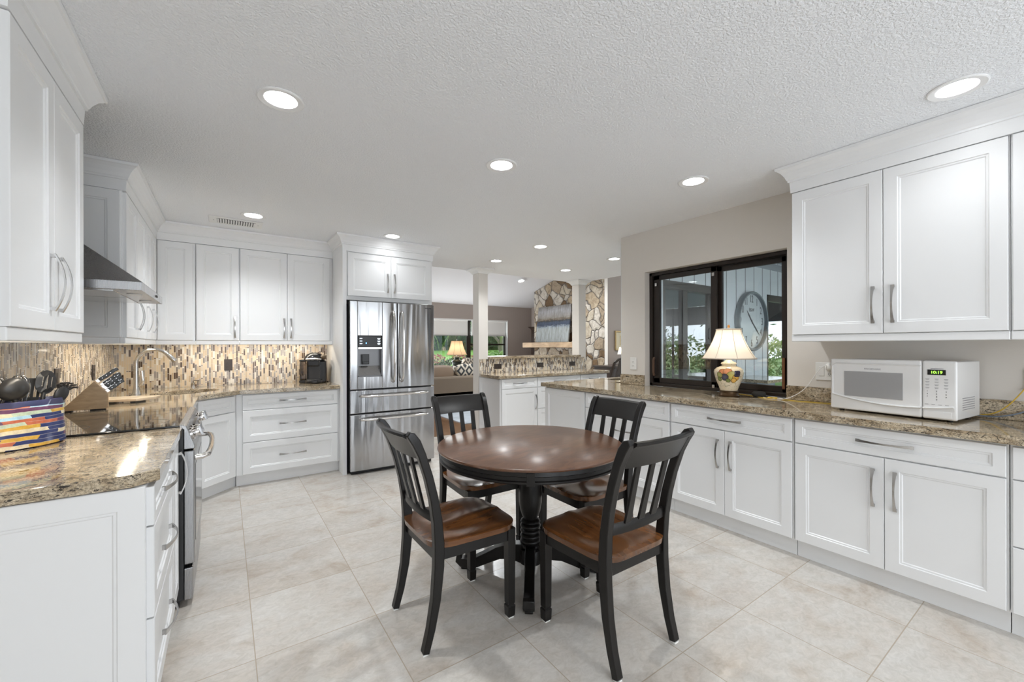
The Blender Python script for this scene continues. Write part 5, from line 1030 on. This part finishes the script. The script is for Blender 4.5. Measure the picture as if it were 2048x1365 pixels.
def palm(label, x, y, h, L=2.2, n=16, lean=.2, name='palm_tree'):
    t = thing(name, label, 'tree', (x, y, gz(y)-.02 if y > 9 else -.16)); m = MB(); pts = [(lean*(i/8)**2, 0, h*i/8) for i in range(9)]; m.tube(pts, [.17-.06*i/8 for i in range(9)], 12); m.build('trunk', BARK, t, smooth=60); top = Vector(pts[-1]); m = MB()
    for k in range(n):
        a = 2*PI*k/n+rnd.uniform(-.2, .2); el = rnd.uniform(.1, 1.15); d = Vector((math.cos(a)*math.cos(el), math.sin(a)*math.cos(el), math.sin(el))); P = [top+d*L*s_+Vector((0, 0, -1.35*L*s_*s_*.75)) for s_ in [i/12 for i in range(13)]]
        sd_ = d.cross(Vector((0, 0, 1))).normalized(); m.tube(P, .012, 4)
        for i in range(2, 13):
            for sg in (-1, 1):
                q = P[i]; tp = q+sd_*sg*.45*L*.32*(1.2-abs(i-6)/8)+(P[i]-P[i-1])*1.2+Vector((0, 0, -.18)); w_ = (P[i]-P[i-1]).normalized()*.025; m.add([q-w_, q+w_, tp], [(0, 1, 2)])
    m.build('fronds', L1, t)
def tree(label, x, y, h, r, mat, name='tree', n=1600, s=.11, trunks=3):
    t = thing(name, label, 'tree', (x, y, gz(y)-.02 if y > 9 else -.16)); m = MB()
    for k in range(trunks): a = 2.1*k; m.tube([(0, 0, 0), (.1*math.cos(a), .1*math.sin(a), h*.35), (.5*r*math.cos(a), .5*r*math.sin(a), h*.75), (.8*r*math.cos(a), .8*r*math.sin(a), h)], [.14, .10, .06, .03], 8)
    m.build('trunk', BARK, t, smooth=60); m = MB()
    for k in range(7): a = k*.9; blob(m, (r*.6*math.cos(a), r*.6*math.sin(a), h+r*.25*math.sin(k*2.3)), r*.6, n//7, s, .7)
    m.build('foliage', mat, t)
palm('tall palm drooping over the left part of the big window', 4.05, 13.2, 2.5, 1.9, 16); palm('palm just right of the urn lamp, beyond the lawn', 6.5, 18.5, 2.6, 1.9, 14, -.3); palm('palm seen through the narrow sash window', 9.3, 16.2, 2.0, 1.9, 15, .2)
tree('broad tree with pale bare limbs outside the big window', 8.2, 20.5, 3.0, 2.2, L3, trunks=4); tree('dark tree at the back of the front garden', 13.4, 20.5, 2.6, 2.2, L2); tree('leafy street tree far left of the front garden', 4.4, 22.5, 2.8, 2.2, L2); tree('leafy street tree in the far middle of the front garden', 11.0, 25.2, 2.8, 2.0, L3); tree('leafy street tree at far right of the front garden', 16.5, 25.0, 2.8, 2.2, L2)
for i, (x, y, r, mt, lb) in enumerate(((5.35, 10.65, .55, L2, 'dark glossy shrub below the window, left of armchair'), (4.75, 10.5, .45, L2, 'dark glossy shrub right behind the urn lamp base'), (6.7, 10.9, .5, L3, 'light green shrub under the narrow sash window'), (8.0, 12.6, .6, L3, 'pale fluffy shrub past the narrow sash window'))): shrub(lb, x, y, r, mt)
for i in range(6): shrub('low red flowering bush in the bed across the front lawn', 4.4+1.1*i, 16.8+.2*(i % 2), .45, L4, 260, .07, .6, 'flowering_shrub')['group'] = 'red bushes in the front bed'
for i, (x, y, r, lb) in enumerate(((14.6, -1.3, 1.0, 'bushy shrub reflected at the right of the patio door'), (14.9, -3.4, 1.1, 'bushy shrub reflected in the middle of the patio door'), (14.3, -5.2, .9, 'bushy shrub reflected at the left of the patio door'), (15.5, .9, 1.2, 'bushy shrub reflected near the clock'), (17.6, -6.5, 1.3, 'far bushy shrub in the rear garden'), (18.4, -2.6, 1.3, 'far bushy shrub behind the middle reflected one'))): shrub(lb, x, y, r, L3 if i % 2 else L2, 900, .10, 1.0)
tree('open pine reflected in the left patio door pane', 21, -9.5, 3.4, 1.8, L2, 'pine_tree', 700, .12); tree('open pine reflected in the right patio door pane', 20, -4.0, 3.6, 2.0, L2, 'pine_tree', 700, .12); tree('spreading tree far back in the rear garden', 27, -1, 3.8, 2.8, L3, 'tree', 1100, .13); palm('palm reflected in the right patio door pane', 17.0, -.6, 1.5, 1.5, 18, .1)
t = thing('hedge', 'tall clipped hedge closing the far side of the front garden', 'hedge', (9, 27.5, gz(27.5))); m = MB()
for k in range(2600): p = Vector((rnd.uniform(-10, 12), rnd.uniform(-.5, .5), rnd.uniform(0, 4.2))); a = Vector((rnd.gauss(0, 1), rnd.gauss(0, 1), rnd.gauss(0, 1))).normalized()*rnd.uniform(.14, .3); b_ = a.orthogonal().normalized()*a.length*.5; m.add([p-a, p-b_, p+a, p+b_], [(0, 1, 2, 3)])
m.box(-10, 12, .3, .6, 0, 4.1); m.build('foliage', L2, t)
to_meshes()
